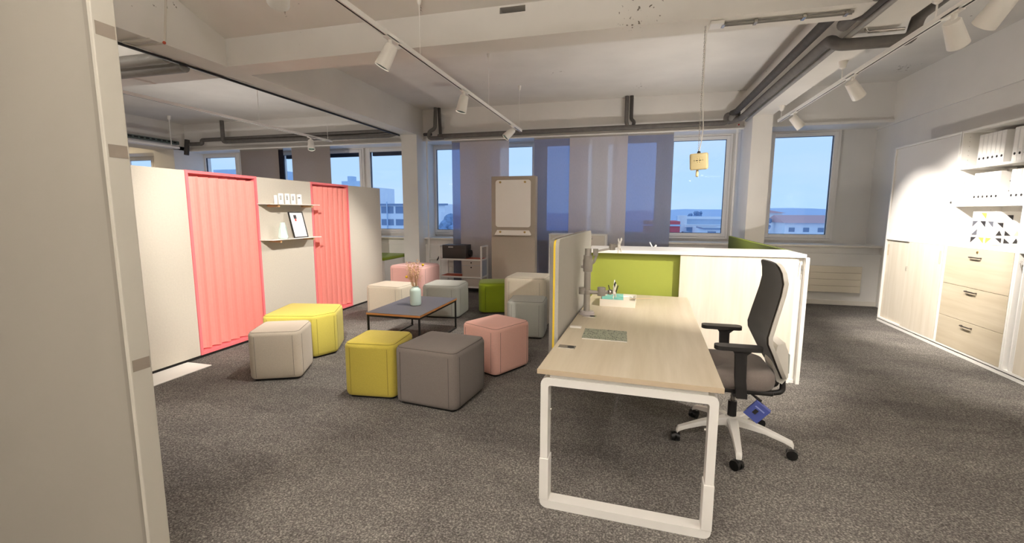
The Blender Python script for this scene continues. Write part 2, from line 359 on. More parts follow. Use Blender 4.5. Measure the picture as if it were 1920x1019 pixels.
# strip lamps added out of view as fill, they brighten the ceiling
def fill_strip(x, y, z, label, pu, pd):
    t = thing('added_fill_strip', label, 'lamp', (x, y, z), 0, 'fill strips added out of view')
    bx(x-.75, x+.75, y-.06, y+.06, z, z+.05, bev=.006).build('housing', M_WHITE, t)
    for k in (-.6, .6): MB().cyl((x+k, y, z+.05), (x+k, y, NEARC), .002, n=6).build('suspension_wire', M_WHITE, t)
    for nm, p, rot, dz in (('fill_up', pu, PI, .056), ('fill_down', pd, 0, -.006)):
        ld = bpy.data.lights.new(nm, 'AREA'); ld.shape = 'RECTANGLE'; ld.size = 1.45; ld.size_y = .1; ld.energy = p; ld.color = (1, .94, .88)
        lo = bpy.data.objects.new(nm, ld); C.objects.link(lo); lo.parent = t; lo.location = (0, 0, dz); lo.rotation_euler = (rot, 0, 0)
fill_strip(-.9, .35, 2.78, 'left unseen fill strip added above the viewer', 150, 10)
fill_strip(2.9, .35, 2.78, 'right unseen fill strip added above the viewer', 110, 8)
fill_strip(-.9, -2.6, 2.6, 'left unseen fill strip added behind the viewer', 220, 30)
fill_strip(-7.5, 1.2, 2.6, 'unseen fill strip added in the bay beyond the divider', 300, 60)
def fill_uplight(x, y, h, p, label):  # lamp added out of sight to lift the dark far ceiling and walls
    t = thing('added_fill_uplight', label, 'lamp', (x, y, 0), 0, 'unseen floor lamps added as fill')
    MB().cyl((x, y, 0), (x, y, .02), .15, n=28).build('base', M_WHITE, t, True)
    MB().cyl((x, y, .02), (x, y, h-.06), .014, n=14).build('pole', M_WHITE, t, True)
    MB().lathe([(.03, -.07), (.17, -.012), (.19, 0), (.18, 0), (.02, -.05)], (x, y, h), 32).build('bowl', M_WHITE, t, True)
    ld = bpy.data.lights.new('fill_up', 'AREA'); ld.shape = 'DISK'; ld.size = .34; ld.energy = p; ld.color = (1, .94, .88)
    lo = bpy.data.objects.new('fill_up', ld); C.objects.link(lo); lo.parent = t; lo.location = (0, 0, h+.004); lo.rotation_euler = (PI, 0, 0)
fill_uplight(.6, 6.5, .8, 34, 'low white uplight added unseen behind the sideboard')
fill_uplight(-6.6, 6.2, 1.0, 30, 'white uplight added unseen behind the room divider')

# ------------------------------------------------------------------ setting
YW, YG = 8.45, 8.95
struct('floor', bx(-15, 3.95, -4, 9.3, -.25, 0), M_CARPET)
struct('ceiling', bx(-15, 3.95, -4, 9.5, CEIL, CEIL+.25), M_CEIL)

struct('wall_right', bx(3.82, 4.0, -4, 9.3, 0, CEIL), M_WALL)
struct('wall_right_upper', bx(3.79, 3.82, -4, 9.3, 2.86, CEIL), M_WALL).name = 'trim_2'
struct('wall_back', bx(-15, 4, -4.2, -4, 0, CEIL), M_WALL)
struct('wall_left', bx(-15.2, -15, -4.2, 9.5, 0, CEIL), M_WALL)
# window wall: parapet, sill, piers between windows
GZ0, GZ1 = 1.13, 2.79
glasses = [-13.9, -12.75] + [-10.115, -9.0, -7.87, -6.757, -5.60] + [.645-1.172*k for k in range(4, -1, -1)] + [2.30]
GWID = .89
fr = .105
m = MB()
m.box(-15, 3.82, YG+.02, YG+.2, 0, GZ0-fr); m.box(-15, 3.82, YG+.02, YG+.2, GZ1+fr, CEIL)
edges = sorted([(g-fr, g+GWID+fr) for g in glasses]); x = -15
for a, b in edges:
    if a > x: m.box(x, a, YG+.02, YG+.2, GZ0-fr, GZ1+fr)
    x = b
m.box(x, 3.82, YG+.02, YG+.2, GZ0-fr, GZ1+fr)
struct('wall_window_side', m, M_WALL)
m = MB(); m.box(-15, 3.82, YW, YG+.02, 0, .80); m.box(-15, 3.82, YW-.02, YG+.02, .80, .845)
m.box(-15, 3.82, YW+.03, YG+.02, .845, .95)
struct('parapet', m, M_WALL).name = 'trim_3'
struct('sill', bx(-15, 3.82, YW-.045, YG+.02, .95, .985, bev=.006), M_TRIM).name = 'trim_4'
m = MB(); m.box(-15, 3.82, YW, YG+.02, 2.885, CEIL); m.box(-15, 3.82, YW-.05, YW, 2.885, 2.925)
struct('lintel', m, M_WALL).name = 'trim_5'
struct('baseboard_window_side', bx(-15, 3.82, YW-.018, YW, 0, .075, bev=.004), M_TRIM)
# columns and beams
struct('column', bx(-4.424, -4.095, 8.155, YG+.02, 0, BEAM), M_WALL).name = 'trim_6'
struct('column', bx(1.701, 1.98, 7.863, YG+.02, 0, BEAM), M_WALL).name = 'trim_7'
struct('column', bx(-10.75, -10.15, 8.155, YG+.02, 0, BEAM), M_WALL).name = 'trim_8'
struct('beam', bx(-4.424, -4.10, -4, YG+.02, BEAM, CEIL), M_CEIL).name = 'trim_9'
struct('beam', bx(1.701, 1.98, -4, YG+.02, BEAM, CEIL), M_CEIL).name = 'trim_10'
struct('beam', bx(-10.75, -10.15, -4, YG+.02, 2.90, CEIL), M_CEIL).name = 'trim_11'
# haunch of the left beam and the cross beam with its core hole
struct('haunch', MB().prism([(3.95, 3.25), (3.25, CEIL), (3.95, CEIL)], -4.1, 1.701, 'x'), M_CEIL).name = 'trim_12'
m = MB(); h0, h1, hz0, hz1 = -1.175, -.95, 3.222, 3.262
m.box(-4.1, h0, 3.95, 4.25, BEAM, CEIL); m.box(h1, 1.701, 3.95, 4.25, BEAM, CEIL)
m.box(h0, h1, 3.95, 4.25, BEAM, 3.185); m.box(h0, h1, 4.15, 4.25, 3.185, CEIL); m.box(h0, h1, 3.95, 4.15, 3.235, CEIL)
struct('cross_beam', m, M_CEIL).name = 'trim_13'
struct('cross_beam', bx(-10.15, -4.424, 3.9, 4.25, 2.98, CEIL), M_CEIL).name = 'trim_14'
# windows
M_PANEGASKET = mat('dark_gasket', '#2c3344', .5)
for i, g in enumerate(glasses):
    a, b = g, g+GWID
    t = thing('window_%d' % (i+1), 'x', 'window', (a+GWID/2, YG, GZ0-fr)); del t['label']; del t['category']; t['kind'] = 'structure'
    m = MB()   # outer fixed frame
    m.box(a-fr, a-fr+.04, YG-.03, YG+.06, GZ0-fr, GZ1+fr, bev=.004); m.box(b+fr-.04, b+fr, YG-.03, YG+.06, GZ0-fr, GZ1+fr, bev=.004)
    m.box(a-fr+.04, b+fr-.04, YG-.03, YG+.06, GZ0-fr, GZ0-fr+.04, bev=.004); m.box(a-fr+.04, b+fr-.04, YG-.03, YG+.06, GZ1+fr-.04, GZ1+fr, bev=.004)
    m.build('window_frame', M_FRAME, t)
    m = MB(); y0, y1 = YG-.045, YG+.05
    m.box(a-fr+.042, a, y0, y1, GZ0-.062, GZ1+.062, bev=.006); m.box(b, b+fr-.042, y0, y1, GZ0-.062, GZ1+.062, bev=.006)
    m.box(a, b, y0, y1, GZ0-.062, GZ0, bev=.006); m.box(a, b, y0, y1, GZ1, GZ1+.062, bev=.006)
    sa = m.build('sash', M_FRAME, t)
    m = MB(); m.box(a-.002, a+.007, YG-.02, YG+.012, GZ0, GZ1); m.box(b-.007, b+.002, YG-.02, YG+.012, GZ0, GZ1); m.box(a, b, YG-.02, YG+.012, GZ0-.002, GZ0+.006); m.box(a, b, YG-.02, YG+.012, GZ1-.006, GZ1+.002)
    m.build('gasket', M_PANEGASKET, sa)
    bx(a, b, YG, YG+.006, GZ0, GZ1).build('pane', M_GLASS, sa)
    if 6 >= i >= 4:   # outside roller blind box showing at the top of these windows
        bx(a, b, YG+.07, YG+.13, GZ1-.07, GZ1+.02).build('outside_blind_box', M_PANEGASKET, t)
# vertical riser pipe beside the left column and next to the right column
for (x, yy) in ((-4.0, 8.40), (1.60, 8.40)):
    t = thing('riser_pipe', 'thin white heating riser beside the %s column' % ('left' if x < 0 else 'right'), 'pipe', (x, yy, 0), 0, 'thin white heating risers')
    MB().cyl((x, yy, 0), (x, yy, 2.95), .016, n=14).build('pipe', M_WHITE, t, True)
    MB().cyl((x, yy, 1.27), (x, yy+.05, 1.27), .008, n=8).build('clamp', M_WHITE, t)
    if x < 0:
        MB().tube([(x, yy, .55), (x+.17, yy, .55)], .014, 10).build('branch', M_WHITE, t, True)
        MB().tube([(x+.17, yy, .53), (x+.19, yy, .56), (x+.22, yy-.01, .61)], .012, 8).build('valve', M_BLACK, t, True)
# radiator
t = thing('radiator', 'flat cream panel radiator under the right window', 'radiator', (3.0, 8.38, .225))
bx(2.0, 3.53, 8.36, 8.45, .24, .64).build('body', M_TRIM, t)
M_RAD = mat('cream_radiator_paint', '#e2d8c4', .5)
for k in range(4):
    z0 = .225+k*.107; bx(1.98, 3.54, 8.335, 8.36, z0, z0+.104, bev=.003).build('plank', M_RAD, t)
t = thing('radiator', 'white panel radiator behind the trolley below the first window', 'radiator', (-2.9, 8.38, .225))
bx(-3.6, -2.1, 8.43, 8.45, .2, .60).build('body', M_TRIM, t)
for k in range(4):
    z0 = .2+k*.103; bx(-3.6, -2.1, 8.418, 8.43, z0, z0+.1, bev=.003).build('plank', M_TRIM, t)

# ------------------------------------------------------------------ pipes
def arcpts(pts, r, n=5):
    """round the corners of a polyline"""
    pts = [Vector(p) for p in pts]; out = [pts[0]]
    for i in range(1, len(pts)-1):
        a, b, c = pts[i-1], pts[i], pts[i+1]; d0 = (a-b); d1 = (c-b); rr = min(r, d0.length*.45, d1.length*.45)
        p0 = b+d0.normalized()*rr; p1 = b+d1.normalized()*rr
        for k in range(n+1):
            t = k/n; out.append((1-t)**2*p0+2*t*(1-t)*b+t*t*p1)
    out.append(pts[-1]); return out
PY = 8.32
t = thing('heating_pipes', 'dark grey insulated pipe along the lintel above the main windows', 'pipe', (-1.1, PY, 2.95))
MB().tube(arcpts([(-3.72, PY, 2.955), (1.40, PY, 2.97), (1.40, PY, 3.09), (1.60, PY-.05, 3.09)], .04), .042, 14).build('insulated_pipe', M_PIPE, t, True)
MB().tube(arcpts([(-3.75, PY-.03, 3.485), (-3.77, PY-.03, 3.10), (-3.90, PY-.03, 3.04), (-3.90, PY-.03, 2.92), (-3.60, PY-.03, 2.92)], .05), .036, 12).build('drop_pipe', M_PIPE, t, True)
MB().tube(arcpts([(-4.02, PY, 3.0), (-3.86, PY, 3.0)], .05), .03, 12).build('stub_pipe', M_PIPE_D, t, True)
MB().tube([(-3.70, PY+.02, 3.485), (-3.68, PY+.02, 2.97)], .03, 12).build('drop_pipe', M_PIPE_D, t, True)
t2 = t
MB().tube(arcpts([(-.19, PY, 3.485), (-.19, PY, 3.06), (-.17, PY, 2.99)], .05), .033, 12).build('drop_pipe', M_PIPE, t2, True)
MB().tube(arcpts([(-.11, PY-.01, 3.485), (-.11, PY-.01, 3.10), (-.06, PY-.02, 3.05), (-.07, PY, 3.0)], .03), .03, 12).build('drop_pipe', M_PIPE_D, t2, True)
# runs along the right beam
t = thing('beam_pipes', 'three parallel insulated pipes running along the right beam towards the window', 'pipe', (1.55, 5.0, 2.98))
MB().tube(arcpts([(1.47, 8.25, 3.10), (1.51, 8.1, 3.10), (1.505, -2.5, 3.10)], .1), .045, 14).build('insulated_pipe', M_PIPE_D, t, True)
MB().tube(arcpts([(1.44, 8.32, 2.99), (1.59, 8.15, 3.0), (1.60, 4.75, 3.0), (1.60, 4.58, 2.90), (2.12, 4.58, 2.90), (2.14, 4.56, 3.07), (2.14, 3.2, 3.12)], .07), .048, 14).build('insulated_pipe', M_PIPE, t, True)
MB().tube([(1.665, 8.12, 2.955), (1.665, -2.5, 2.955)], .022, 12).build('bare_pipe', M_PIPE_L, t, True)
MB().tube([(1.60, 4.5, 3.03), (1.60, -2.5, 3.03)], .05, 14).build('insulated_pipe', M_PIPE, t, True)
MB().tube(arcpts([(1.52, 4.30, 3.02), (1.62, 4.22, 2.97), (1.62, -2, 2.97)], .05), .02, 10).build('bare_pipe', M_PIPE_D, t, True)
MB().tube(arcpts([(1.75, 4.47, 3.0), (1.76, 4.48, 2.955), (2.02, 4.48, 2.955)], .03), .012, 10).build('bare_pipe', M_CHROME, t, True)
MB().sph((1.50, 8.26, 3.03), .075, 14).build('elbow', M_PIPE_L, t, True)
MB().cyl((1.58, 8.24, 2.915), (1.58, 8.22, 2.915), .012, n=10).build('red_cap', mat('red_cap_plastic', '#a8251d', .4), t)
# bay beyond the divider
t = thing('heating_pipes', 'dark insulated pipes along the lintel of the bay beyond the divider', 'pipe', (-7.2, PY, 3.03))
MB().tube(arcpts([(-9.85, PY, 3.02), (-9.5, PY, 3.02), (-9.5, PY, 3.10), (-4.5, PY, 3.10)], .04), .042, 12).build('insulated_pipe', M_PIPE, t, True)
MB().tube(arcpts([(-8.85, PY-.05, 3.485), (-8.85, PY-.05, 3.03), (-4.75, PY-.05, 3.0), (-4.5, PY-.05, 3.06)], .06), .042, 12).build('insulated_pipe', M_PIPE, t, True)
MB().tube([(-9.9, PY-.02, 3.12), (-9.92, PY-.05, 2.78)], .05, 12).build('drop_pipe', M_PIPE_D, t, True)
t = thing('ceiling_pipes', 'two fat grey lagged pipes along the cross beam beyond the divider', 'pipe', (-7, 3.7, 2.95))
MB().tube([(-10.1, 3.60, 2.99), (-4.46, 3.60, 2.99)], .055, 14).build('lagged_pipe', M_PIPE_L, t, True)
MB().tube([(-10.1, 3.78, 2.96), (-4.46, 3.78, 2.96)], .06, 14).build('lagged_pipe', M_PIPE_L, t, True)
t = thing('cable_tray', 'perforated grey cable tray running to the far left corner', 'cable tray', (-10.05, 5.5, 3.0))
m = MB(); m.box(-10.12, -10.02, 1, 8.2, 3.00, 3.01); m.box(-10.03, -10.02, 1, 8.2, 3.01, 3.07); m.box(-10.12, -10.11, 1, 8.2, 3.01, 3.07)
m.build('tray', mat('galvanised_green_grey', '#5f6a64', .5, metal=.3, noise=.35, nscale=30), t)
m = MB()
for k in range(60): m.box(-10.018, -10.012, 1.1+k*.118, 1.17+k*.118, 3.025, 3.05)
o = m.build('perforations', M_DARK, t); o['kind'] = 'stuff'
tag(MB().tube([(-4.43, -3, 2.965), (-4.43, 8.1, 2.965)], .014, 8).build('black_cable', M_BLACK, None, True), 'black cable fixed along the lower left edge of the big beam', 'cable')
# conduit loop on the left beam
t = thing('conduit', 'thin painted conduit dropping down the left beam near the top left corner', 'conduit', (-4.09, 3.25, 2.98))
MB().tube(arcpts([(-3.95, 3.25, NEARC-.01), (-4.03, 3.25, 2.965), (-4.36, 3.24, 2.965), (-4.38, 3.14, 2.965), (-4.06, 3.14, 2.965)], .03), .009, 8).build('tube', M_CONDUIT, t, True)
MB().sph((-4.03, 3.245, 2.966), .014, 8).build('red_plug', mat('red_plug', '#b2482e', .5), t, True)
# conduit rail + pendant socket under the cross beam
t = thing('cable_duct', 'twin thin conduits clipped under the cross beam towards the pipes', 'conduit', (1.0, 4.08, 2.96))
for y in (4.055, 4.085): MB().cyl((.60, y, 2.965), (1.50, y, 2.965), .009, n=10).build('tube', M_PIPE_L, t, True)
for x in (.62, .85, 1.18, 1.46): bx(x-.012, x+.012, 4.035, 4.105, 2.952, 2.98, bev=.003).build('clip', M_CHROME, t)
bx(.52, .62, 4.0, 4.12, 2.955, 2.98, bev=.004).build('end_plate', M_WHITE_P, t)
M_IVORY = mat('yellowed_ivory_plastic', '#cdbd8e', .4)
t = thing('hanging_socket_box', 'yellowed cream power socket cube hanging on a chain before the window', 'socket', (.485, 4.03, 1.83))
cx, cy = .490, 4.03
M_ = Matrix.Translation((cx+.005, cy, 1.915)) @ Euler((.12, -.05, -.22)).to_matrix().to_4x4()
MB().box(-.068, .068, -.05, .05, -.066, .066, bev=.014, seg=3, M=M_).build('housing', M_IVORY, t, True)
m = MB().cyl((0, -.051, .01), (0, -.048, .01), .026, n=24); bmesh.ops.transform(m.bm, matrix=M_, verts=m.bm.verts[:]); sf = m.build('socket_face', mat('ivory_face', '#d8c794', .45), t)
m = MB(); m.cyl((-.01, -.0535, .01), (-.01, -.05, .01), .0045, n=10); m.cyl((.01, -.0535, .01), (.01, -.05, .01), .0045, n=10)
for a in range(0, 360, 60): 
    ca = math.radians(a); m.cyl((.018*math.cos(ca), -.0525, .01+.018*math.sin(ca)), (.018*math.cos(ca), -.05, .01+.018*math.sin(ca)), .003, n=6)
bmesh.ops.transform(m.bm, matrix=M_, verts=m.bm.verts[:]); m.build('socket_holes', M_DARK, sf)
m = MB(); m.cyl((-.032, -.0525, .01), (-.032, -.05, .01), .003, n=8); m.cyl((.032, -.0525, .01), (.032, -.05, .01), .003, n=8)
bmesh.ops.transform(m.bm, matrix=M_, verts=m.bm.verts[:]); m.build('screw', M_DARK, t)
MB().lathe([(.004, -.062), (.011, -.055), (.011, -.02), (.008, 0)], (cx-.005, cy, 1.852), 14).build('pull_handle', M_IVORY, t, True)
MB().lathe([(.014, 0), (.012, .015), (.004, .02)], (cx, cy, 1.978), 14).build('grommet', M_DARK, t, True)
m = MB(); zc = 1.99; k = 0
while zc < 2.955:
    ang = PI/2*(k % 2); ux, uy = math.cos(ang)*.0045, math.sin(ang)*.0045
    pts = [(cx-.004+ux*math.cos(a)*1.0, cy+uy*math.cos(a), zc+.009*math.sin(a)) for a in [2*PI*j/8 for j in range(8)]]
    m.tube(pts, .0014, 5, closed=True); zc += .0145; k += 1
o = m.build('chain', M_CHROME, t, True); o['kind'] = 'stuff'
MB().tube([(cx, cy, 1.99), (cx+.018, cy, 2.10), (cx+.022, cy, 2.2), (cx+.01, cy-.003, 2.35), (cx+.006, cy, 2.6), (cx+.004, cy, 2.8), (cx+.01, cy, 2.96)], .004, 8).build('cable', M_WHITE_P, t, True)

# second bay: tracks
t = track('lighting_track', -5.55, 2.0, 7.55, 2.80, 'white lighting track in the bay beyond the coral divider', [2.5, 5.85, 7.45], lambda y: CEIL if not (3.9 < y < 4.25) else 2.98, .02)
spotlight(-5.55, 7.0, 2.80, (-5.0, 6.4, .8), 140, 'lit white spotlight above the divider in the next bay', 'spotlights beyond the divider')
spotlight(-5.55, 2.9, 2.80, (-7.4, 2.6, .4), 160, 'spotlight beyond the divider hidden by the near panel', 'spotlights beyond the divider')
t = thing('light_bar', 'slim white light bar hung on a rod in the far left corner', 'lamp', (-9.5, 7.2, 2.83))
bx(-9.54, -9.46, 5.2, 7.75, 2.83, 2.87, bev=.004).build('bar', M_WHITE, t)
MB().cyl((-9.5, 7.6, 2.86), (-9.5, 7.6, 3.42), .008, n=8).build('rod', M_WHITE, t)
MB().lathe([(.01, -.09), (.03, -.07), (.035, -.02), (.04, 0)], (-9.5, 7.6, CEIL), 18).build('ceiling_rose', M_WHITE_P, t, True)
# warm ceiling lamp in the third bay seen under the beam
ld = bpy.data.lights.new('bay_lamp', 'AREA'); ld.size = .6; ld.energy = 60; ld.color = (1, .8, .52)
t = thing('ceiling_lamp', 'warm flat ceiling lamp in the farthest bay', 'lamp', (-12.4, 6.8, 3.4))
MB().cyl((-12.4, 6.8, 3.41), (-12.4, 6.8, 3.49), .32, n=28).build('disc', M_WHITE, t, True)
lo = bpy.data.objects.new('bay_lamp', ld); C.objects.link(lo); lo.parent = t; lo.location = (0, 0, -.01)

# ------------------------------------------------------------------ panel blinds
t = thing('blind_rail', 'long white curtain rail for the sliding panel blinds', 'rail', (-1.4, 8.38, 2.862))
bx(-3.6, 1.68, 8.34, 8.42, 2.862, 2.884).build('rail', M_WHITE, t)
def blind(x0, x1, y, mt, label, grp):
    t = thing('panel_blind', label, 'blind', ((x0+x1)/2, y, .06), 0, grp)
    bx(x0, x1, y-.0008, y+.0008, .08, 2.855).build('fabric', mt, t)
    bx(x0, x1, y-.006, y+.006, .06, .085, bev=.002).build('bottom_bar', M_ALU, t)
    bx(x0, x1, y-.006, y+.006, 2.835, 2.861).build('carrier', M_ALU, t)
g = 'sliding panel blinds at the main windows'
blind(-3.473, -2.49, 8.405, M_SHEER_D, 'charcoal panel blind mostly behind the first beige one, dark strip by the first window', g)
blind(-3.296, -2.313, 8.375, M_SHEER_B, 'beige panel blind behind the trolley, left of the whiteboard panel', g)
blind(-1.835, -.837, 8.405, M_SHEER_D, 'blue-looking charcoal panel blind just right of the whiteboard panel', g)
blind(-1.171, -.152, 8.375, M_SHEER_B, 'beige panel blind in the middle with two bright vertical stripes', g)
blind(-.407, .607, 8.405, M_SHEER_D, 'charcoal panel blind next to the uncovered right window', g)
t = thing('blind_rail', 'white curtain rail of the bay beyond the divider', 'rail', (-7.2, 8.38, 2.862))
bx(-10.0, -4.5, 8.34, 8.42, 2.862, 2.884).build('rail', M_WHITE, t)
g = 'sliding panel blinds beyond the divider'
M_SHEER_G = sheer_mat('grey_brown_sheer_fabric', '#a89e98', .10)
blind(-8.516, -7.503, 8.375, M_SHEER_G, 'grey panel blind furthest left, beyond the coral slats', g)
blind(-7.58, -7.40, 8.405, sheer_mat('black_sheer_fabric', '#2e2a33', .15), 'narrow black panel blind strip between two grey ones', g)
blind(-7.157, -6.199, 8.375, M_SHEER_G, 'grey panel blind above the wall shelf, right end glowing blue', g)

# ------------------------------------------------------------------ outside
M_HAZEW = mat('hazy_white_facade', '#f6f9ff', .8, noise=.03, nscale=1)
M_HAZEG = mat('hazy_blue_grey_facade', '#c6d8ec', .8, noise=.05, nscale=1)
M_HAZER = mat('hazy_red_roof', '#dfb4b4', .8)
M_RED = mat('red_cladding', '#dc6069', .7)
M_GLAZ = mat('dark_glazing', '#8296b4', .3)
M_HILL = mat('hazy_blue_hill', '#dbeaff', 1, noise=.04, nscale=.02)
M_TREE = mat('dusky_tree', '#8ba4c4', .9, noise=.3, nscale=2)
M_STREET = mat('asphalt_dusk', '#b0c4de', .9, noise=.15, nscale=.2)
struct('ground', bx(-500, 500, 14, 900, -9.2, -9), M_STREET).name = 'trim_15'
def house(name, x0, x1, y, z1, label, m=M_HAZEW, dep=10, rows=None, wid=1.4, gap=.9, roof=None, z0=-9):
    t = thing(name, label, 'building', ((x0+x1)/2, y+dep/2, z0))
    wl = bx(x0, x1, y, y+dep, z0, z1).build('wall', m, t)
    for zz, hh in (rows or []):
        x = x0+gap*.5
        while x+wid < x1:
            bx(x, x+wid, y-.05, y+.02, zz, zz+hh).build('window', M_GLAZ, t); x += wid+gap
    if roof: MB().prism([(x0-.4, z1), (x1+.4, z1), ((x0+x1)/2, z1+roof)], y-.4, y+dep, 'y').build('roof', M_HAZER, t)
    return t
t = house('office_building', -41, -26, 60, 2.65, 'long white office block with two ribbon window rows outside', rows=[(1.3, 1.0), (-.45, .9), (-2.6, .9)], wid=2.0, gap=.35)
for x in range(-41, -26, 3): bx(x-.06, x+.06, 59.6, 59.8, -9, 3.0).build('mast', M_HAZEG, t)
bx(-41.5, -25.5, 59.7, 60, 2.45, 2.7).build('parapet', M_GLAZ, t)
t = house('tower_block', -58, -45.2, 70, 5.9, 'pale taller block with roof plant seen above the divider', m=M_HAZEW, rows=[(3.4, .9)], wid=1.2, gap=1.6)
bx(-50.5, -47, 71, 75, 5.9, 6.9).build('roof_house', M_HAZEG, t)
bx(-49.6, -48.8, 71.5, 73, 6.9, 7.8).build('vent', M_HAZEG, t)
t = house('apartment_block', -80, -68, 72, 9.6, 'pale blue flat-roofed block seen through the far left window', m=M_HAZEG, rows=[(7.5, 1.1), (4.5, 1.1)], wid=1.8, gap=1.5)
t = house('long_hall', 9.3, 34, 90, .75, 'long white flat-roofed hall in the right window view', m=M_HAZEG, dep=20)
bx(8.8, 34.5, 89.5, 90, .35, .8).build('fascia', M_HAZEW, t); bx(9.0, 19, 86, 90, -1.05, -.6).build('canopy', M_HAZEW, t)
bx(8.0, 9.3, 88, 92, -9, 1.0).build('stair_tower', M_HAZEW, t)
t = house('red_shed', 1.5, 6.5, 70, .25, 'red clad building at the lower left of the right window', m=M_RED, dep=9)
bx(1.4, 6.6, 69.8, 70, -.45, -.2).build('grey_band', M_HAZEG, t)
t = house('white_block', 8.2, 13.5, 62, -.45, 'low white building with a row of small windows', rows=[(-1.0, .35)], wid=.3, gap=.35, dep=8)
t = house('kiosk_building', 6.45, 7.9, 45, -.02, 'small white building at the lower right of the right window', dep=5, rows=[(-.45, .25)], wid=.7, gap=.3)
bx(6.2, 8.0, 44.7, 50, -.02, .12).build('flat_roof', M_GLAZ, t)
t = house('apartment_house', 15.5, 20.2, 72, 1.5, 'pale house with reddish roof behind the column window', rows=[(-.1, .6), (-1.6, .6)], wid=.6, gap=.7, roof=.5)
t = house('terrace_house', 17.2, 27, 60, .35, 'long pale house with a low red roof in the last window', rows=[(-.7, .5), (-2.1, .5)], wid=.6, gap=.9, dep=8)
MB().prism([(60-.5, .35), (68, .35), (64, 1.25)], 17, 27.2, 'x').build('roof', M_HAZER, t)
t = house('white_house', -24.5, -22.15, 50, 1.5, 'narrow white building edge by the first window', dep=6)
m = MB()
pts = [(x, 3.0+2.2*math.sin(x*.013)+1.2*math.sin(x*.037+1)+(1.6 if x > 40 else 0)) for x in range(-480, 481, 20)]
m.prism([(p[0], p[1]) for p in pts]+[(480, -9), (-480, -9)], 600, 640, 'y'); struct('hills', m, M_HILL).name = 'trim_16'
def tree(x, y, z, r, label, grp='trees outside the windows'):
    t = thing('tree', label, 'tree', (x, y, -9), 0, grp)
    MB().cyl((x, y, -9), (x, y, z), .15, .08, n=7).build('trunk', M_TREE, t)
    m = MB(); rnd = random.Random(int(x*10+y))
    for k in range(16):
        a = rnd.random()*2*PI; q = rnd.random()*r*.7
        m.sph((x+q*math.cos(a), y+q*math.sin(a), z+rnd.uniform(-r*.9, r*.5)), r*rnd.uniform(.25, .45), 8)
    for v in m.bm.verts: v.co += Vector((rnd.uniform(-1, 1), rnd.uniform(-1, 1), rnd.uniform(-1, 1)))*r*.06
    m.build('crown', M_TREE, t)
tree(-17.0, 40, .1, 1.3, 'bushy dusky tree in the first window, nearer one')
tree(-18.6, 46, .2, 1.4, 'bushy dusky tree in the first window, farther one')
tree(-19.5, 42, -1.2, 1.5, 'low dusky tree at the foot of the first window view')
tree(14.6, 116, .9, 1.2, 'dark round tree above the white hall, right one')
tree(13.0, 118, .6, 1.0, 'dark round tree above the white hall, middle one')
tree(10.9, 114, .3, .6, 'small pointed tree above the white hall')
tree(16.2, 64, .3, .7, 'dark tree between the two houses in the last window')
M_CAR = [mat('car_paint_white', '#cfdcec', .3), mat('car_paint_dark', '#3b4a66', .3), mat('car_paint_grey', '#8e9fb5', .3)]
for k in range(7):
    x, y = 7.6+(k % 4)*1.9, 71.2+(k//4)*2.4
    # parked on the roof deck level seen beyond the red shed
    z0 = -2.3
    t = thing('parked_car', ['first', 'second', 'third', 'fourth'][k % 4]+' '+['pale', 'dark', 'grey'][k % 3]+' parked car from the red shed, '+('front' if k < 4 else 'rear')+' row', 'car', (x, y, z0), 0, 'parked cars on the deck')
    bx(x-.6, x+.6, y-.9, y+.9, z0+.15, z0+.65, bev=.15).build('body', M_CAR[k % 3], t, True)
    bx(x-.5, x+.5, y-.55, y+.5, z0+.6, z0+1.0, bev=.15).build('cabin', M_GLAZ, t, True)
    for dx in (-.5, .5):
        for dy in (-.55, .55): MB().cyl((x+dx-.06, y+dy, z0+.18), (x+dx+.06, y+dy, z0+.18), .18, n=10).build('wheel', M_BLACK, t)
bx(6.8, 18.5, 70.1, 76, -2.5, -2.3).build('parking_deck', M_STREET, None, kind='structure').name = 'trim_17'

# ------------------------------------------------------------------ near panel at the left edge
t = thing('display_panel', 'large pale grey panel with a white edge profile filling the left edge', 'partition', (-2.6, 1.2, 0))
M_PANEL = mat('pale_grey_board', '#9b958b', .75, noise=.015, nscale=3)
bx(-3.9, -1.834, 1.205, 1.265, .0, 2.6).build('board', M_PANEL, t)
M_PROF = mat('satin_grey_profile', '#8a847a', .45)
bx(-1.834, -1.812, 1.200, 1.27, 0, 2.6).build('groove_profile', M_PROF, t)
ed = bx(-1.812, -1.794, 1.197, 1.274, 0, 2.6, bev=.003).build('edge_profile', mat('pale_edge_profile', '#cbc6ba', .4), t)
M_TAPE = mat('beige_tape', '#8f8478', .5)
for z in (2.10, 1.69, .9): bx(-1.7945, -1.7935, 1.205, 1.268, z, z+.045).build('tape_patch', M_TAPE, ed)

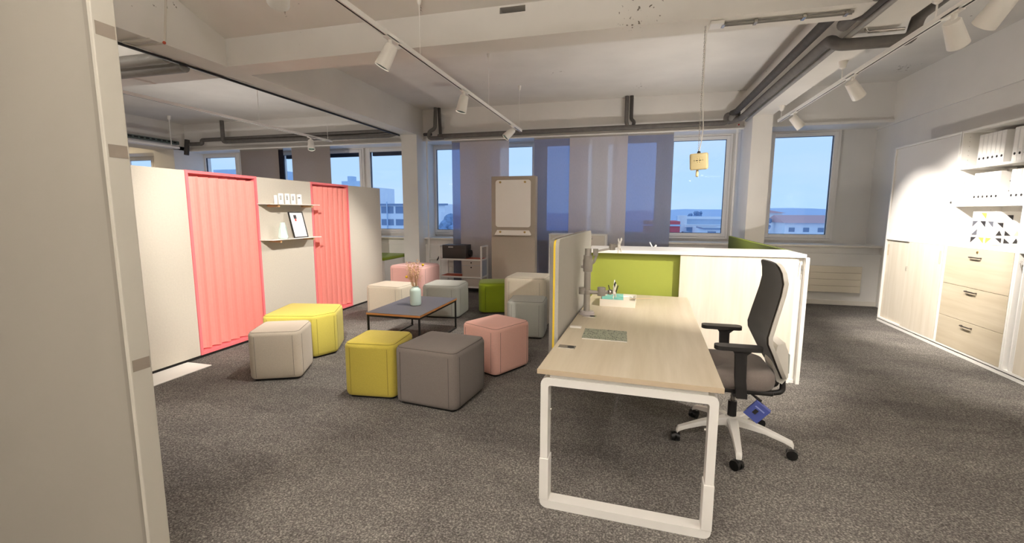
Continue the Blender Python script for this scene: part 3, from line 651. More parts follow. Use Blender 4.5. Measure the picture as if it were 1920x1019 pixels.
# ------------------------------------------------------------------ room divider with coral slats
PX = -4.25
M_DIV = mat('warm_grey_felt_panel', '#cac3b6', .85, noise=.03, nscale=60, bump=.15, bscale=500)
M_DIVE = mat('divider_edge', '#8f8577', .6)
M_CORAL = mat('coral_felt', '#f0988e', .8, noise=.02, nscale=40)
M_CORALF = mat('coral_lacquer_frame', '#f07c82', .5)
t = thing('room_divider', 'long warm grey room divider with two coral slatted bays', 'partition', (PX, 4.8, 0))
ZB, ZT = .03, 1.90
for y0, y1 in ((2.3, 3.505), (4.38, 5.288), (6.128, 7.03)):
    bx(PX-.10, PX, y0, y1, ZB, ZT, bev=.003).build('panel', M_DIV, t)
bx(PX-.09, PX-.01, 2.3, 7.02, 0, ZB).build('base_rail', M_DARK, t)
for y0, y1 in ((3.508, 4.377), (5.291, 6.125)):
    m = MB(); m.box(PX-.12, PX+.004, y0, y0+.028, ZB, ZT+.004); m.box(PX-.12, PX+.004, y1-.028, y1, ZB, ZT+.004)
    m.box(PX-.12, PX+.004, y0+.028, y1-.028, ZB, ZB+.03); m.box(PX-.12, PX+.004, y0+.028, y1-.028, ZT-.024, ZT+.004)
    f = m.build('coral_frame', M_CORALF, t)
    bx(PX-.12, PX-.11, y0+.028, y1-.028, ZB+.03, ZT-.024).build('back_board', M_CORALF, f)
    n = 7; stp = (y1-y0-.056)/n
    for k in range(n):
        ya = y0+.028+k*stp
        # each slat is a thin blade turned open like a louvre
        a = Vector((PX-.100, ya+.006)); b = Vector((PX-.010, ya+stp*.97)); d = (b-a).normalized(); nv = Vector((d.y, -d.x)); c1 = []
        for q in range(7):
            u = q/6; c1.append(a.lerp(b, u)-nv*.020*math.sin(PI*u**1.4))
        poly = [tuple(p+nv*.004) for p in c1]+[tuple(p-nv*.004) for p in reversed(c1)]
        MB().prism(poly, ZB+.045, ZT-.05).build('slat', M_CORAL, f)
bx(PX+.0, PX+.30, 2.0, 3.36, 0, .008, bev=.002).build('foot_plate', M_WHITE, t)
bx(PX-.1, PX+.22, 6.62, 7.08, 0, .008, bev=.002).build('foot_plate', M_WHITE, t)
# wall shelves
def wall_shelf(z, y0, y1, label):
    t = thing('wall_shelf', label, 'shelf', (PX, (y0+y1)/2, z), 0, 'white shelves on the divider')
    bx(PX+.002, PX+.19, y0, y1, z-.006, z+.002, bev=.002).build('board', M_WHITE, t)
    for y in (y0+.16, y1-.12):
        MB().cyl((PX+.0, y, z-.022), (PX+.16, y, z-.022), .013, n=12).build('peg', M_PEG, t, True)
        MB().cyl((PX+.16, y, z-.022), (PX+.165, y, z-.022), .016, n=12).build('peg_end', M_PEG, t, True)
wall_shelf(1.590, 4.36, 5.22, 'upper white shelf on the divider, carrying the paper cups')
wall_shelf(1.168, 4.36, 5.22, 'lower white shelf on the divider, carrying the framed picture')
M_PAPER = mat('white_card', '#f6f3ee', .6)
M_PRINT = mat('black_print', '#2a2826', .6)
cl = ['white cup at the left end of the upper shelf, narrow and plain', 'white printed cup, second from the left on the upper shelf', 'white printed cup in the middle of the row on the upper shelf',
      'white printed cup, second from the right on the upper shelf', 'white cup with a single dark blot at the right end of the upper shelf']
for k, y in enumerate((4.545, 4.63, 4.735, 4.835, 4.945)):
    t = thing('paper_cup', cl[k], 'cup', (PX+.10, y, 1.592), 0, 'white cups on the upper shelf')
    r = .020 if k == 0 else .031
    MB().lathe([(r*.94, 0), (r, .004), (r*1.02, .10 if k == 0 else .125), (r*.96, .128 if k else .103), (r*.9, .126 if k else .101), (r*.88, .03)], (PX+.10, y, 1.592), 22).build('body', M_PAPER, t, True)
    if k in (1, 2, 3):
        for j in range(4):
            a0 = -.95; m = MB()
            for q in range(3):
                a = a0+q*.22-.2; c = Vector((math.cos(a), math.sin(a))); p = c*(r*1.012); z = 1.592+.055+j*.014
                m.obox((PX+.10+p.x, y+p.y, z), (.0012, .006, .009), (0, 0, a))
            m.build('print', M_PRINT, t)
    if k == 4:
        m = MB(); a = -.9; m.obox((PX+.10+math.cos(a)*r*1.02, y+math.sin(a)*r*1.02, 1.675), (.002, .020, .014), (0, 0, a)); m.obox((PX+.10+math.cos(a-.45)*r*1.02, y+math.sin(a-.45)*r*1.02, 1.676), (.002, .016, .004), (0, 0, a-.45)); m.build('print', M_PRINT, t)
# framed picture leaning on the lower shelf
t = thing('framed_picture', 'black framed white poster leaning on the lower shelf', 'picture', (PX+.08, 4.93, 1.170))
Mp = Matrix.Translation((PX+.115, 4.93, 1.172)) @ Euler((0, -.23, 0)).to_matrix().to_4x4()
W2, H2 = .125, .335
def fb(x0, x1, y0, y1, z0, z1, bev=0):
    return MB().box(x0, x1, y0, y1, z0, z1, bev=bev, M=Mp)
m = MB()
for a in ((-.012, .004, -W2, W2, 0, .011), (-.012, .004, -W2, W2, H2-.011, H2), (-.012, .004, -W2, -W2+.011, .011, H2-.011), (-.012, .004, W2-.011, W2, .011, H2-.011)): m.box(*a, M=Mp)
m.build('frame', M_BLACK, t)
pp = fb(-.010, -.004, -W2+.011, W2-.011, .011, H2-.011).build('poster', mat('poster_white', '#fbf8f8', .5), t)
fb(-.004, -.0032, -.05, .0, .245, .295).build('printed_block', mat('poster_dark_grey', '#4a4248', .6), pp)
fb(-.004, -.0031, -.038, -.012, .215, .245).build('printed_block', mat('poster_red', '#d8392f', .6), pp)
fb(-.0038, -.0029, -.034, -.014, .258, .285).build('printed_block', mat('poster_black', '#1b1718', .6), pp)
# mint faceted vase
t = thing('faceted_vase', 'pale mint tapered faceted vase on the lower shelf left of the picture', 'vase', (PX+.09, 4.64, 1.17))
m = MB(); rings = []
for (r, z, tw) in ((.048, 0, 0), (.060, .02, .35), (.040, .14, 0), (.026, .20, .35)):
    rings.append([m.bm.verts.new((PX+.09+r*math.cos(2*PI*k/8+tw), 4.64+r*math.sin(2*PI*k/8+tw), 1.170+z)) for k in range(8)])
for A, B in zip(rings, rings[1:]):
    for k in range(8):
        m.bm.faces.new((A[k], A[(k+1) % 8], B[k])); m.bm.faces.new((A[(k+1) % 8], B[(k+1) % 8], B[k]))
m.bm.faces.new(rings[0][::-1]); m.bm.faces.new(rings[-1])
m.build('body', M_MINT, t)
MB().cyl((PX+.09, 4.64, 1.3703), (PX+.09, 4.64, 1.371), .02, n=10).build('mouth', M_DARK, t)

# ------------------------------------------------------------------ stools
def stool(name, poly, h, mt, label, r=.062, rt=.042, z0=.022, labeltag=None, cat='stool'):
    n = len(poly); cx = sum(p[0] for p in poly)/n; cy = sum(p[1] for p in poly)/n
    t = thing(name, label, cat, (cx, cy, 0), 0, 'cube stools of the lounge corner')
    P = [Vector(p) for p in poly]
    if sum(P[i].x*P[(i+1) % n].y-P[(i+1) % n].x*P[i].y for i in range(n)) < 0: P = P[::-1]
    SEG = 6
    def outline(inset, bulge=0):
        out = []
        for i in range(n):
            a, b, c = P[i-1], P[i], P[(i+1) % n]
            d0 = (b-a).normalized(); d1 = (c-b).normalized(); n0 = Vector((d0.y, -d0.x)); n1 = Vector((d1.y, -d1.x))
            ang0 = math.atan2(n0.y, n0.x); ang1 = math.atan2(n1.y, n1.x)
            while ang1 < ang0: ang1 += 2*PI
            turn = ang1-ang0; bis = (n0+n1).normalized(); cc = b-bis*(r/math.cos(turn/2))
            for k in range(SEG+1):
                aa = ang0+turn*k/SEG; out.append(cc+Vector((math.cos(aa), math.sin(aa)))*(r-inset))
            # middle of the side, gently bulged
            m_ = (b+c)/2; out.append(m_+n1*(bulge-inset))
        return out
    prof = [(.012, z0), (.004, z0+.012), (0, z0+.03)]
    for k in range(1, 5): prof.append((0, z0+.03+(h-rt-z0-.03)*k/4))
    for k in range(1, 7):
        a = PI/2*k/6; prof.append((rt*(1-math.cos(a)), h-rt+rt*math.sin(a)))
    m = MB(); rings = []
    for ins, z in prof:
        bl = .008*math.sin(PI*min(1, max(0, (z-z0)/(h-z0))))
        rings.append([m.bm.verts.new((p.x, p.y, z)) for p in outline(ins, bl)])
    cen = Vector((cx, cy)); last = outline(rt, 0)
    for k, f in enumerate((.8, .5, .2)):
        rings.append([m.bm.verts.new((cen.x+(p.x-cen.x)*f, cen.y+(p.y-cen.y)*f, h+.007*(1-f*f))) for p in last])
    N = len(rings[0])
    for A, B in zip(rings, rings[1:]):
        for k in range(N): m.bm.faces.new((A[k], A[(k+1) % N], B[(k+1) % N], B[k]))
    m.bm.faces.new(rings[0][::-1]); m.bm.faces.new(rings[-1])
    body = m.build('cover', mt, t, True)
    # piping: ring where the top panel meets the sides, and seams down near the corners
    sc = mt.node_tree.nodes['Principled BSDF'].inputs['Base Color'].default_value
    sm = mat(mt.name+'_seam', tuple(x*.45 for x in sc[:3]), .95)
    a = math.radians(52); ring = outline(rt*(1-math.cos(a))-.0008)
    MB().tube([(p.x, p.y, h-rt+rt*math.sin(a)) for p in ring], .0024, 6, closed=True).build('top_seam', sm, t, True)
    base = outline(-.0004)
    for i in range(n):
        for kk in (0, SEG):
            p = base[i*(SEG+2)+kk]; 
            MB().tube([(p.x, p.y, z0+.02), (p.x, p.y, (z0+h)/2), (p.x, p.y, h-rt)], .0020, 6).build('side_seam', sm, t, True)
    fo = outline(.03)
    MB().prism([(p.x, p.y) for p in fo], 0, z0+.004).build('plinth', M_BLACK, t)
    return t
def boxpoly(c, u, wd, dp):
    """front-left corner c, front edge direction u (unit), width, depth (v = u turned left)"""
    c = Vector(c); u = Vector(u).normalized(); v = Vector((-u.y, u.x))
    return [c, c+u*wd, c+u*wd+v*dp, c+v*dp]
F_SAND = fabric('sand_fabric', '#cabfae'); F_YEL = fabric('yellow_fabric', '#c9bc58'); F_OCH = fabric('mustard_fabric', '#c4b24e')
F_GREY = fabric('taupe_grey_fabric', '#746c66'); F_PINK = fabric('dusty_pink_fabric', '#eebcae'); F_LG = fabric('cool_grey_fabric', '#a9aba3')
F_CREAM = fabric('cream_fabric', '#d2c9b6'); F_GREEN = fabric('moss_green_fabric', '#7f9120'); F_PINKL = fabric('light_pink_fabric', '#ecbdb5')
stool('cube_stool', boxpoly((-3.235, 3.095), (.907, .42), .44, .45), .452, F_SAND, 'sand beige cube stool in front of the first coral bay, foremost on the left')
ys = stool('cube_stool', [(-3.62, 3.66), (-3.10, 3.80), (-3.005, 4.03), (-3.20, 4.42), (-3.82, 4.30)], .455, F_YEL, 'bright yellow stool half hidden behind the sand beige one', r=.06)
lt = bx(-.012, .012, -.002, .002, 0, .03); bmesh.ops.transform(lt.bm, matrix=Matrix.Translation((-3.034, 3.975, .072)) @ Euler((0, 0, 1.18)).to_matrix().to_4x4(), verts=lt.bm.verts[:])
lt.build('label_tag', mat('black_label', '#2a2430', .6), ys)
stool('cube_stool', boxpoly((-2.225, 3.035), (1, .11), .44, .44), .462, F_OCH, 'mustard yellow cube stool touching the left side of the dark grey one')
stool('cube_stool', boxpoly((-1.775, 3.045), (1, -.12), .55, .54), .467, F_GREY, 'dark taupe grey cube stool in the front row, the darkest')
stool('cube_stool', boxpoly((-1.158, 3.760), (.445, .895), .50, .46), .458, F_PINK, 'dusty pink cube stool just left of the desk')
stool('cube_stool', boxpoly((-1.43, 5.075), (1, .09), .45, .45), .455, F_LG, 'cool grey low stool standing in front of the tall cream one')
stool('cube_stool', boxpoly((-1.625, 5.60), (1, -.03), .57, .56), .665, F_CREAM, 'tall cream stool left of the desk screen', r=.08, rt=.06)
stool('cube_stool', boxpoly((-2.17, 6.20), (.9, .3), .55, .50), .46, F_GREEN, 'moss green stool peeking out behind the tall cream one', r=.10)
stool('cube_stool', boxpoly((-3.69, 5.62), (1, -.06), .56, .5), .46, F_CREAM, 'cream cube stool behind the coffee table beside the divider')
stool('cube_stool', boxpoly((-2.90, 5.78), (1, .07), .56, .58), .475, F_LG, 'cool grey stool behind the coffee table in front of the trolley', r=.10, rt=.06)
stool('cube_stool', boxpoly((-3.93, 6.68), (1, -.10), .66, .60), .62, F_PINKL, 'tall light pink stool at the far end of the divider', r=.08, rt=.05)

# ------------------------------------------------------------------ coffee table, vase, dried flowers
M_TTOP = mat('dark_grey_laminate', '#5a575b', .45, noise=.03, nscale=8)
M_BSTEEL = mat('black_steel', '#131214', .4)
t = thing('coffee_table', 'low black framed coffee table with grey top and plywood edge', 'table', (-2.49, 4.81, 0))
tx0, tx1, ty0, ty1 = -2.82, -2.17, 4.295, 5.345
bx(tx0, tx1, ty0, ty1, .376, .3975).build('tabletop', M_PLY, t)
bx(tx0+.001, tx1-.001, ty0+.001, ty1-.001, .3975, .4005).build('top_laminate', M_TTOP, t)
s_ = .018
for x in (tx0+.006, tx1-.006-s_):
    for y in (ty0+.006, ty1-.006-s_): bx(x, x+s_, y, y+s_, 0, .376).build('leg', M_BSTEEL, t)
m = MB()
for z0, z1 in ((.355, .376), (.0, .018)):
    for y in (ty0+.006, ty1-.006-s_): 
        if z0 > .1: m.box(tx0+.006+s_, tx1-.006-s_, y, y+s_, z0, z1)
    for x in (tx0+.006, tx1-.006-s_): m.box(x, x+s_, ty0+.006+s_, ty1-.006-s_, z0, z1)
m.build('frame_rails', M_BSTEEL, t)
t = thing('vase', 'mint bottle-shaped ceramic vase on the coffee table', 'vase', (-2.475, 4.80, .4005))
MB().lathe([(.052, 0), (.062, .006), (.066, .03), (.066, .17), (.060, .195), (.040, .212), (.036, .22), (.040, .226), (.034, .226), (.031, .20)], (-2.475, 4.80, .4005), 32).build('body', M_MINT, t, True)
MB().lathe([(.033, 0), (.034, .002)], (-2.475, 4.80, .6205), 20).build('dark_opening', M_DARK, t)
t = thing('dried_flowers', 'dried grasses with yellow ball flowers in the mint vase', 'flowers', (-2.475, 4.80, .56))
M_STRAW = mat('straw_stems', '#d9b48c', .8, noise=.15, nscale=50); M_BALL = mat('yellow_ball_flower', '#e3b521', .8, bump=.5, bscale=400); M_PEACH = mat('peach_seed_heads', '#e6bf9d', .85)
rnd = random.Random(5); ms = MB(); mh = MB()
for k in range(46):
    a = rnd.random()*2*PI; sp_ = rnd.random()**.6; hgt = rnd.uniform(.12, .31)
    p0 = Vector((-2.475+.014*math.cos(a), 4.80+.014*math.sin(a), .57)); tip = Vector((-2.475-.025+.10*sp_*math.cos(a), 4.80+.08*sp_*math.sin(a), .63+hgt))
    mid = (p0+tip)/2+Vector((0, 0, .02)); ms.tube([p0, mid, tip], [.0014, .0012, .0008], 5)
    for j in range(4):
        f = .62+.12*j; q = mid.lerp(tip, max(0, (f-.5)*2)); q += Vector((rnd.uniform(-1, 1), rnd.uniform(-1, 1), rnd.uniform(-.5, 1)))*.011
        mh.sph(q, rnd.uniform(.003, .0075), 6, (1, 1, 1.7))
o = ms.build('stems', M_STRAW, t); o['kind'] = 'stuff'
o = mh.build('seed_heads', M_PEACH, t); o['kind'] = 'stuff'
for (x, y, z, r) in ((-2.585, 4.80, .735, .0165), (-2.37, 4.80, .885, .0155)):
    MB().sph((x, y, z), r, 14).build('ball_flower', M_BALL, t, True)
    MB().tube([(-2.475, 4.80, .6), ((x-2.475)/2-.0, y, (z+.6)/2+.03), (x, y, z)], .0015, 6).build('stem', M_STRAW, t)

# ------------------------------------------------------------------ desk group (turned about 2 degrees)
DR = -.037; DC = Vector((.030, 3.205, 0))
def desk_thing(name, label, cat, x, y, z=0, rz=0, group=None):
    p = Matrix.Rotation(DR, 3, 'Z') @ Vector((x, y, 0)) + DC
    t = thing(name, label, cat, (p.x, p.y, z), DR+rz, group); ORG[t.name] = Vector((0, 0, 0)); return t
DW, DL = .42, 1.13
t = desk_thing('desk', 'pale wood desk with white loop legs in the foreground', 'desk', 0, 0)
bx(-DW, DW, -DL, DL-.03, .715, .74, bev=.0015, seg=1).build('desktop', M_OAKY, t)
bx(-DW-.0008, DW+.0008, -DL-.0008, -DL+.003, .7153, .7397).build('edge_band', M_OAKEDGE, t)
def loop_leg(y, outer=.405):
    dep = .07; y0, y1 = y, y+dep
    mm = MB(); mm.ring(rrect(-outer, outer, .002, .695, .035), rrect(-outer+.038, outer-.038, .045, .655, .012), y0, y1, 'y')
    l = mm.build('leg', M_WHITE, t, True)
    for sx in (-1, 1):
        a, b = sorted((sx*(outer+.003), sx*(outer-.044)))
        bx(a, b, y0-.003, y1+.003, .045, .27, bev=.003).build('outer_tube', M_WHITE, l)
        MB().cyl((sx*(outer-.044), y0+.03, .52), (sx*(outer-.052), y0+.03, .52), .008, n=12).build('clamp_screw', M_CHROME, l)
    return l
loop_leg(-DL+.012); loop_leg(DL-.16)
m = MB(); m.box(-.30, -.25, -DL+.08, DL-.16, .655, .69); m.box(.25, .30, -DL+.08, DL-.16, .655, .69)
for y in (-DL+.02, DL-.14): m.box(-.36, .36, y, y+.05, .695, .715)
m.build('under_frame', M_WHITE, t)
def power(x, y):
    p = bx(x-.048, x+.048, y-.030, y+.030, .7395, .7435, bev=.001).build('power_outlet', M_CHROME, t)
    MB().cyl((x+.022, y, .7432), (x+.022, y, .7442), .019, n=20).build('socket_hole', M_DARK, p)
power(-.345, -.735); power(-.325, .075)
bx(-.405, -.330, -.305, -.272, .741, .752, bev=.003).build('screen_clamp', M_WHITE_P, t)
# notebook with pale pattern
t = desk_thing('notebook', 'flat dark grey-green notebook with a small pale pattern on the desk', 'notebook', -.165, -.435, .741, .0)
def pat_mat():
    m = bpy.data.materials.new('patterned_cover'); m.use_nodes = True; tt = m.node_tree; b = tt.nodes['Principled BSDF']; b.inputs['Roughness'].default_value = .5
    tcn = tt.nodes.new('ShaderNodeTexCoord'); v = tt.nodes.new('ShaderNodeTexVoronoi'); v.inputs['Scale'].default_value = 80; v.inputs['Randomness'].default_value = .35; v.feature = 'DISTANCE_TO_EDGE'
    tt.links.new(tcn.outputs['Object'], v.inputs['Vector']); r = tt.nodes.new('ShaderNodeValToRGB'); r.color_ramp.interpolation = 'CONSTANT'
    r.color_ramp.elements[0].color = (*lin('#8f927f'), 1); r.color_ramp.elements[1].position = .13; r.color_ramp.elements[1].color = (*lin('#393f38'), 1)
    tt.links.new(v.outputs['Distance'], r.inputs[0]); tt.links.new(r.outputs[0], b.inputs['Base Color']); return m
M_ = Matrix.Rotation(.0, 4, 'Z')
m = MB(); m.prism([(-.135, .118), (-.125, -.108), (.142, -.108), (.128, .118)], .006, .0095); m.build('cover', pat_mat(), t)
m = MB(); m.prism([(-.134, .116), (-.124, -.106), (.141, -.106), (.127, .116)], .0005, .006); m.build('pages', M_PAPER, t)
# screen
M_SCR = fabric('light_grey_screen_fabric', '#a9a59c'); M_SCRD = fabric('dark_grey_screen_band', '#77726c'); M_YB = mat('yellow_edge_band', '#e2c12a', .7)
t = desk_thing('desk_screen', 'light grey fabric desk screen with yellow piping along the desk edge', 'screen', -.47, 0)
ya, yb, za, zb = -.53, .98, .56, 1.338
def scr(x0, x1, rr, q=0): return MB().prism(rrect(ya, yb, za, zb-q, rr, 6), x0, x1, 'x')
scr(.008, .030, .05).build('front_cushion', M_SCR, t, True)
scr(-.004, .008, .045, .006).build('yellow_piping', M_YB, t, True)
scr(-.026, -.004, .05).build('back_cushion', M_SCRD, t, True)
# monitor arm
t = desk_thing('monitor_arm', 'grey two-armed monitor pole clamped to the desk', 'monitor arm', -.355, .145)
px_, py_ = 0, 0
MB().lathe([(.058, .7405), (.058, .750), (.052, .753), (.052, .765), (.03, .768)], (0, 0, 0), 32).build('base', mat('pinkish_grey_base', '#b0a8a6', .4), t, True)
MB().cyl((0, 0, .765), (0, 0, 1.235), .0245, n=28).build('pole', M_ALU, t, True)
for z0, z1, r in ((1.155, 1.185, .033), (1.085, 1.155, .036), (1.065, 1.09, .034)): MB().cyl((0, 0, z0), (0, 0, z1), r, n=28).build('collar', M_GREYP, t, True)
MB().cyl((-.032, -.01, 1.10), (-.048, -.012, 1.10), .009, n=12).build('knob', M_GREYP, t, True)
up = MB(); up.tube(arcpts([(.02, .0, 1.12), (.045, .0, 1.135), (.062, .0, 1.19)], .02), .010, 10).build('upper_bracket', M_GREYP, t, True)
MB().cyl((.055, 0, 1.185), (.055, 0, 1.235), .019, n=20).build('joint', M_GREYP, t, True)
bar = Vector((.115, .05, 0)); a = Vector((.055, 0, 1.215))
MB().tube([a, a+bar*.5+Vector((0, 0, .012)), a+bar+Vector((0, 0, .022))], .008, 10).build('upper_arm', M_ALU, t, True)
j = a+bar+Vector((0, 0, .01)); MB().cyl(j, j+Vector((0, 0, .045)), .022, n=20).build('joint', M_GREYP, t, True)
MB().tube([j+Vector((.02, -.005, .028)), j+Vector((.045, -.012, .035))], .010, 10).build('tilt_pin', M_GREYP, t, True)
def plate(c, s, dirv=(1, -.2, 0)):
    d = Vector(dirv).normalized(); q = d.to_track_quat('Z', 'X').to_matrix().to_4x4()
    m = MB(); m.cyl((0, 0, -.006), (0, 0, .0), .035*s, n=20)
    for ang in (PI/4, 3*PI/4, 5*PI/4, 7*PI/4):
        m.join_box = None
        mm = bmesh.new(); bmesh.ops.create_cube(mm, size=1)
        for v in mm.verts: v.co = Vector((v.co.x*.06*s+.05*s, v.co.y*.022*s, v.co.z*.004+.002))
        m.join(mm, Matrix.Rotation(ang, 4, 'Z'))
    bmesh.ops.transform(m.bm, matrix=Matrix.Translation(c) @ q, verts=m.bm.verts[:]); return m
plate(j+Vector((.052, -.013, .036)), .85).build('screen_mount', M_WHITE_P, t, True)
MB().cyl((0, 0, .895), (0, 0, .925), .032, n=28).build('collar', M_GREYP, t, True)
MB().cyl((-.035, -.01, .895), (-.035, -.01, .945), .026, n=20).build('lower_clamp', M_GREYP, t, True)
MB().tube([(-.03, -.01, .922), (.04, -.012, .912), (.09, -.005, .912)], [.015, .015, .013], 12).build('lower_arm', M_GREYP, t, True)
MB().cyl((.105, 0, .888), (.105, 0, .950), .030, n=24).build('joint', M_GREYP, t, True)
MB().tube([(.13, 0, .915), (.17, -.002, .918), (.185, -.002, .922)], .014, 12).build('tilt_pin', M_GREYP, t, True)
MB().sph((.17, -.002, .918), .021, 12).build('tilt_joint', M_CHROME, t, True)
plate(Vector((.20, -.002, .925)), .80, (1, -.15, 0)).build('screen_mount', M_WHITE_P, t, True)
for dy in (-.012, .05): MB().cyl((.195, dy, .975), (.205, dy, .975), .012, n=12).build('mount_knob', M_BLACK, t, True)
# desk organiser tray
t = desk_thing('desk_organiser', 'white desk tray with teal compartments behind the monitor pole', 'organiser', -.150, .60, .741)
m = MB(); m.box(-.145, .135, -.125, .17, 0, .004); m.box(-.145, .135, -.125, -.122, .004, .058); m.box(-.145, .135, .167, .17, .004, .058); m.box(-.145, -.142, -.122, .167, .004, .058); m.box(.132, .135, -.122, .167, .004, .058)
m.build('tray', mat('off_white_metal', '#ddd5c6', .45), t)
m = MB(); m.box(-.135, -.02, -.045, .0, .004, .068); m.box(-.02, .035, -.05, .01, .004, .066); m.build('divider', M_TEAL, t)
bx(-.10, .03, .03, .10, .004, .070, bev=.002).build('teal_box', M_TEAL, t)
MB().tube([(-.135, -.10, .035), (-.09, -.105, .03), (-.085, -.09, .03)], .018, 10).build('paper_roll', M_PAPER, t, True)
m = MB(); 
for k in range(14):
    a = PI*k/13; m.sph((.07+.035*math.cos(a), .02+.02*math.sin(a), .06), .006, 6)
m.build('clip_strip', M_PAPER, t, True)
for k, (x, y, lean, c, lb) in enumerate(((-.055, .07, (.01, 0), M_PAPER, 'white pen standing tallest in the desk tray'), (-.075, .06, (-.02, .01), M_BLACK, 'left black-capped pen standing in the desk tray'), (-.035, .06, (.02, .01), M_BLACK, 'right black-capped pen standing in the desk tray'))):
    p = desk_thing('pen', lb, 'pen', -.150+x, .60+y, .812, 0, 'pens in the desk tray')
    MB().tube([(0, 0, 0), (lean[0], lean[1], .12 if k == 0 else .075)], .0045, 10).build('barrel', M_PAPER if k == 0 else M_BLACK, p, True)
p = desk_thing('ruler', 'thin pale wooden stick lying across the right tray edge', 'ruler', .025, .565, .80)
m = MB(); m.obox((.0, .0, .004), (.18, .012, .002), (0, -.06, .12)); m.build('stick', mat('pale_stick', '#d0b08f', .6), p)

# ------------------------------------------------------------------ swivel chair
M_MESH = fabric('black_back_fabric', '#2a2520'); M_SEAT = fabric('grey_brown_seat_fabric', '#716862'); M_CH = mat('chair_black_plastic', '#1a1817', .5); M_CG = mat('chair_light_grey_plastic', '#cfcac0', .4)
t = thing('office_chair', 'black office swivel chair with white star base pushed up to the desk', 'chair', (.665, 3.09, 0))
CY = 3.09
# back: front surface through (x, z), half widths
prof = [(.895, .50, .12), (.850, .58, .18), (.812, .66, .215), (.776, .735, .232), (.772, .775, .234), (.790, .86, .230), (.806, .93, .226), (.826, 1.02, .220), (.836, 1.09, .214), (.828, 1.15, .20), (.815, 1.185, .18), (.808, 1.20, .145)]
def backpad(off0, off1, grow, shift=0):
    m = MB(); L = []
    for off in (off0, off1):
        rows = []
        for (x, z, hw) in prof:
            row = []
            for k in range(9):
                s = -1+2*k/8; cur = .014*(1-s*s)   # wraps forward at both sides
                row.append(m.bm.verts.new((x+cur+off, CY+shift+s*(hw+grow), z+(.004 if grow else 0))))
            rows.append(row)
        L.append(rows)
    A, B = L; R = len(A)
    for i in range(R-1):
        for k in range(8):
            m.bm.faces.new((A[i][k], A[i][k+1], A[i+1][k+1], A[i+1][k])); m.bm.faces.new((B[i][k+1], B[i][k], B[i+1][k], B[i+1][k+1]))
        for k in (0, 8): m.bm.faces.new((A[i][k], A[i+1][k], B[i+1][k], B[i][k]))
    for i in (0, R-1):
        for k in range(8): m.bm.faces.new((A[i][k], A[i][k+1], B[i][k+1], B[i][k]))
    return m
backpad(0, .022, 0).build('backrest', M_MESH, t, True)
backpad(.008, .031, .010).build('back_shell', M_CG, t, True)
m = MB(); m.prism([(.855, .56), (.875, .70), (.915, .715), (.935, .66), (.945, .50), (.915, .455), (.885, .47)], CY-.09, CY+.09, 'y'); m.build('back_bracket', M_CG, t)
m = MB(); m.prism([(.90, .52), (.90, .67), (.952, .64), (.955, .52)], CY-.07, CY+.07, 'y'); m.build('bracket_cover', mat('chair_grey_green_cover', '#a5a9a1', .3), t)
MB().tube(arcpts([(.925, CY, .50), (.935, CY, .395), (.86, CY, .375), (.70, CY, .385)], .05), [.028]*20, 12) if 0 else None
for s in (-1, 1):
    MB().tube(arcpts([(.925, CY+s*.06, .48), (.932, CY+s*.06, .395), (.86, CY+s*.07, .385), (.62, CY+s*.07, .395)], .06), .017, 12).build('back_bar', M_CH, t, True)
m = MB(); sp = rrect(.40, .86, CY-.245, CY+.245, .11, 8); c0 = Vector((.63, CY))
def ringz(m, sc, z, dx=0): return [m.bm.verts.new((c0.x+(p[0]-c0.x)*sc+dx, c0.y+(p[1]-c0.y)*sc, z-(.03*max(0, (.50-p[0]))/.1 if z > .5 and p[0] < .5 else 0))) for p in sp]
R_ = [ringz(m, a, b) for a, b in ((.93, .445), (.98, .46), (1.0, .49), (.99, .525), (.94, .55), (.82, .562), (.5, .556), (.2, .552))]
for A, B in zip(R_, R_[1:]):
    for k in range(len(A)): m.bm.faces.new((A[k], A[(k+1) % len(A)], B[(k+1) % len(A)], B[k]))
m.bm.faces.new(R_[0][::-1]); m.bm.faces.new(R_[-1]); m.build('seat', M_SEAT, t, True)
bx(.43, .84, CY-.22, CY+.22, .415, .447, bev=.012).build('seat_pan', M_CH, t, True)
bx(.56, .76, CY-.08, CY+.08, .36, .418, bev=.015).build('mechanism', M_CH, t, True)
for s, yy in ((-1, 2.835), (1, 3.345)):
    ar = MB().prism(rrect(.487 if s > 0 else .49, .745 if s > 0 else .752, yy-.042, yy+.042, .035, 6), .700, .724).build('armrest', M_CH, t, True)
    m = MB(); m.prism([(.585, .700), (.605, .672), (.612, .52), (.625, .405), (.685, .405), (.672, .52), (.668, .672), (.70, .700)], yy-.016, yy+.016, 'y'); m.build('arm_post', M_CH, ar)
    bx(.61, .69, min(yy, CY+s*.18), max(yy, CY+s*.18), .405, .43, bev=.006).build('arm_bracket', M_CH, ar)
MB().tube([(.71, CY-.16, .42), (.76, CY-.26, .40)], .008, 8).build('lever', M_CH, t, True)
MB().cyl((.665, CY, .27), (.665, CY, .37), .014, n=16).build('gas_lift', M_CHROME, t, True)
MB().cyl((.665, CY, .17), (.665, CY, .285), .027, n=20).build('lift_sleeve', M_CH, t, True)
MB().lathe([(.038, .11), (.045, .13), (.045, .165), (.036, .185)], (.665, CY, 0), 24).build('hub', M_WHITE, t, True)
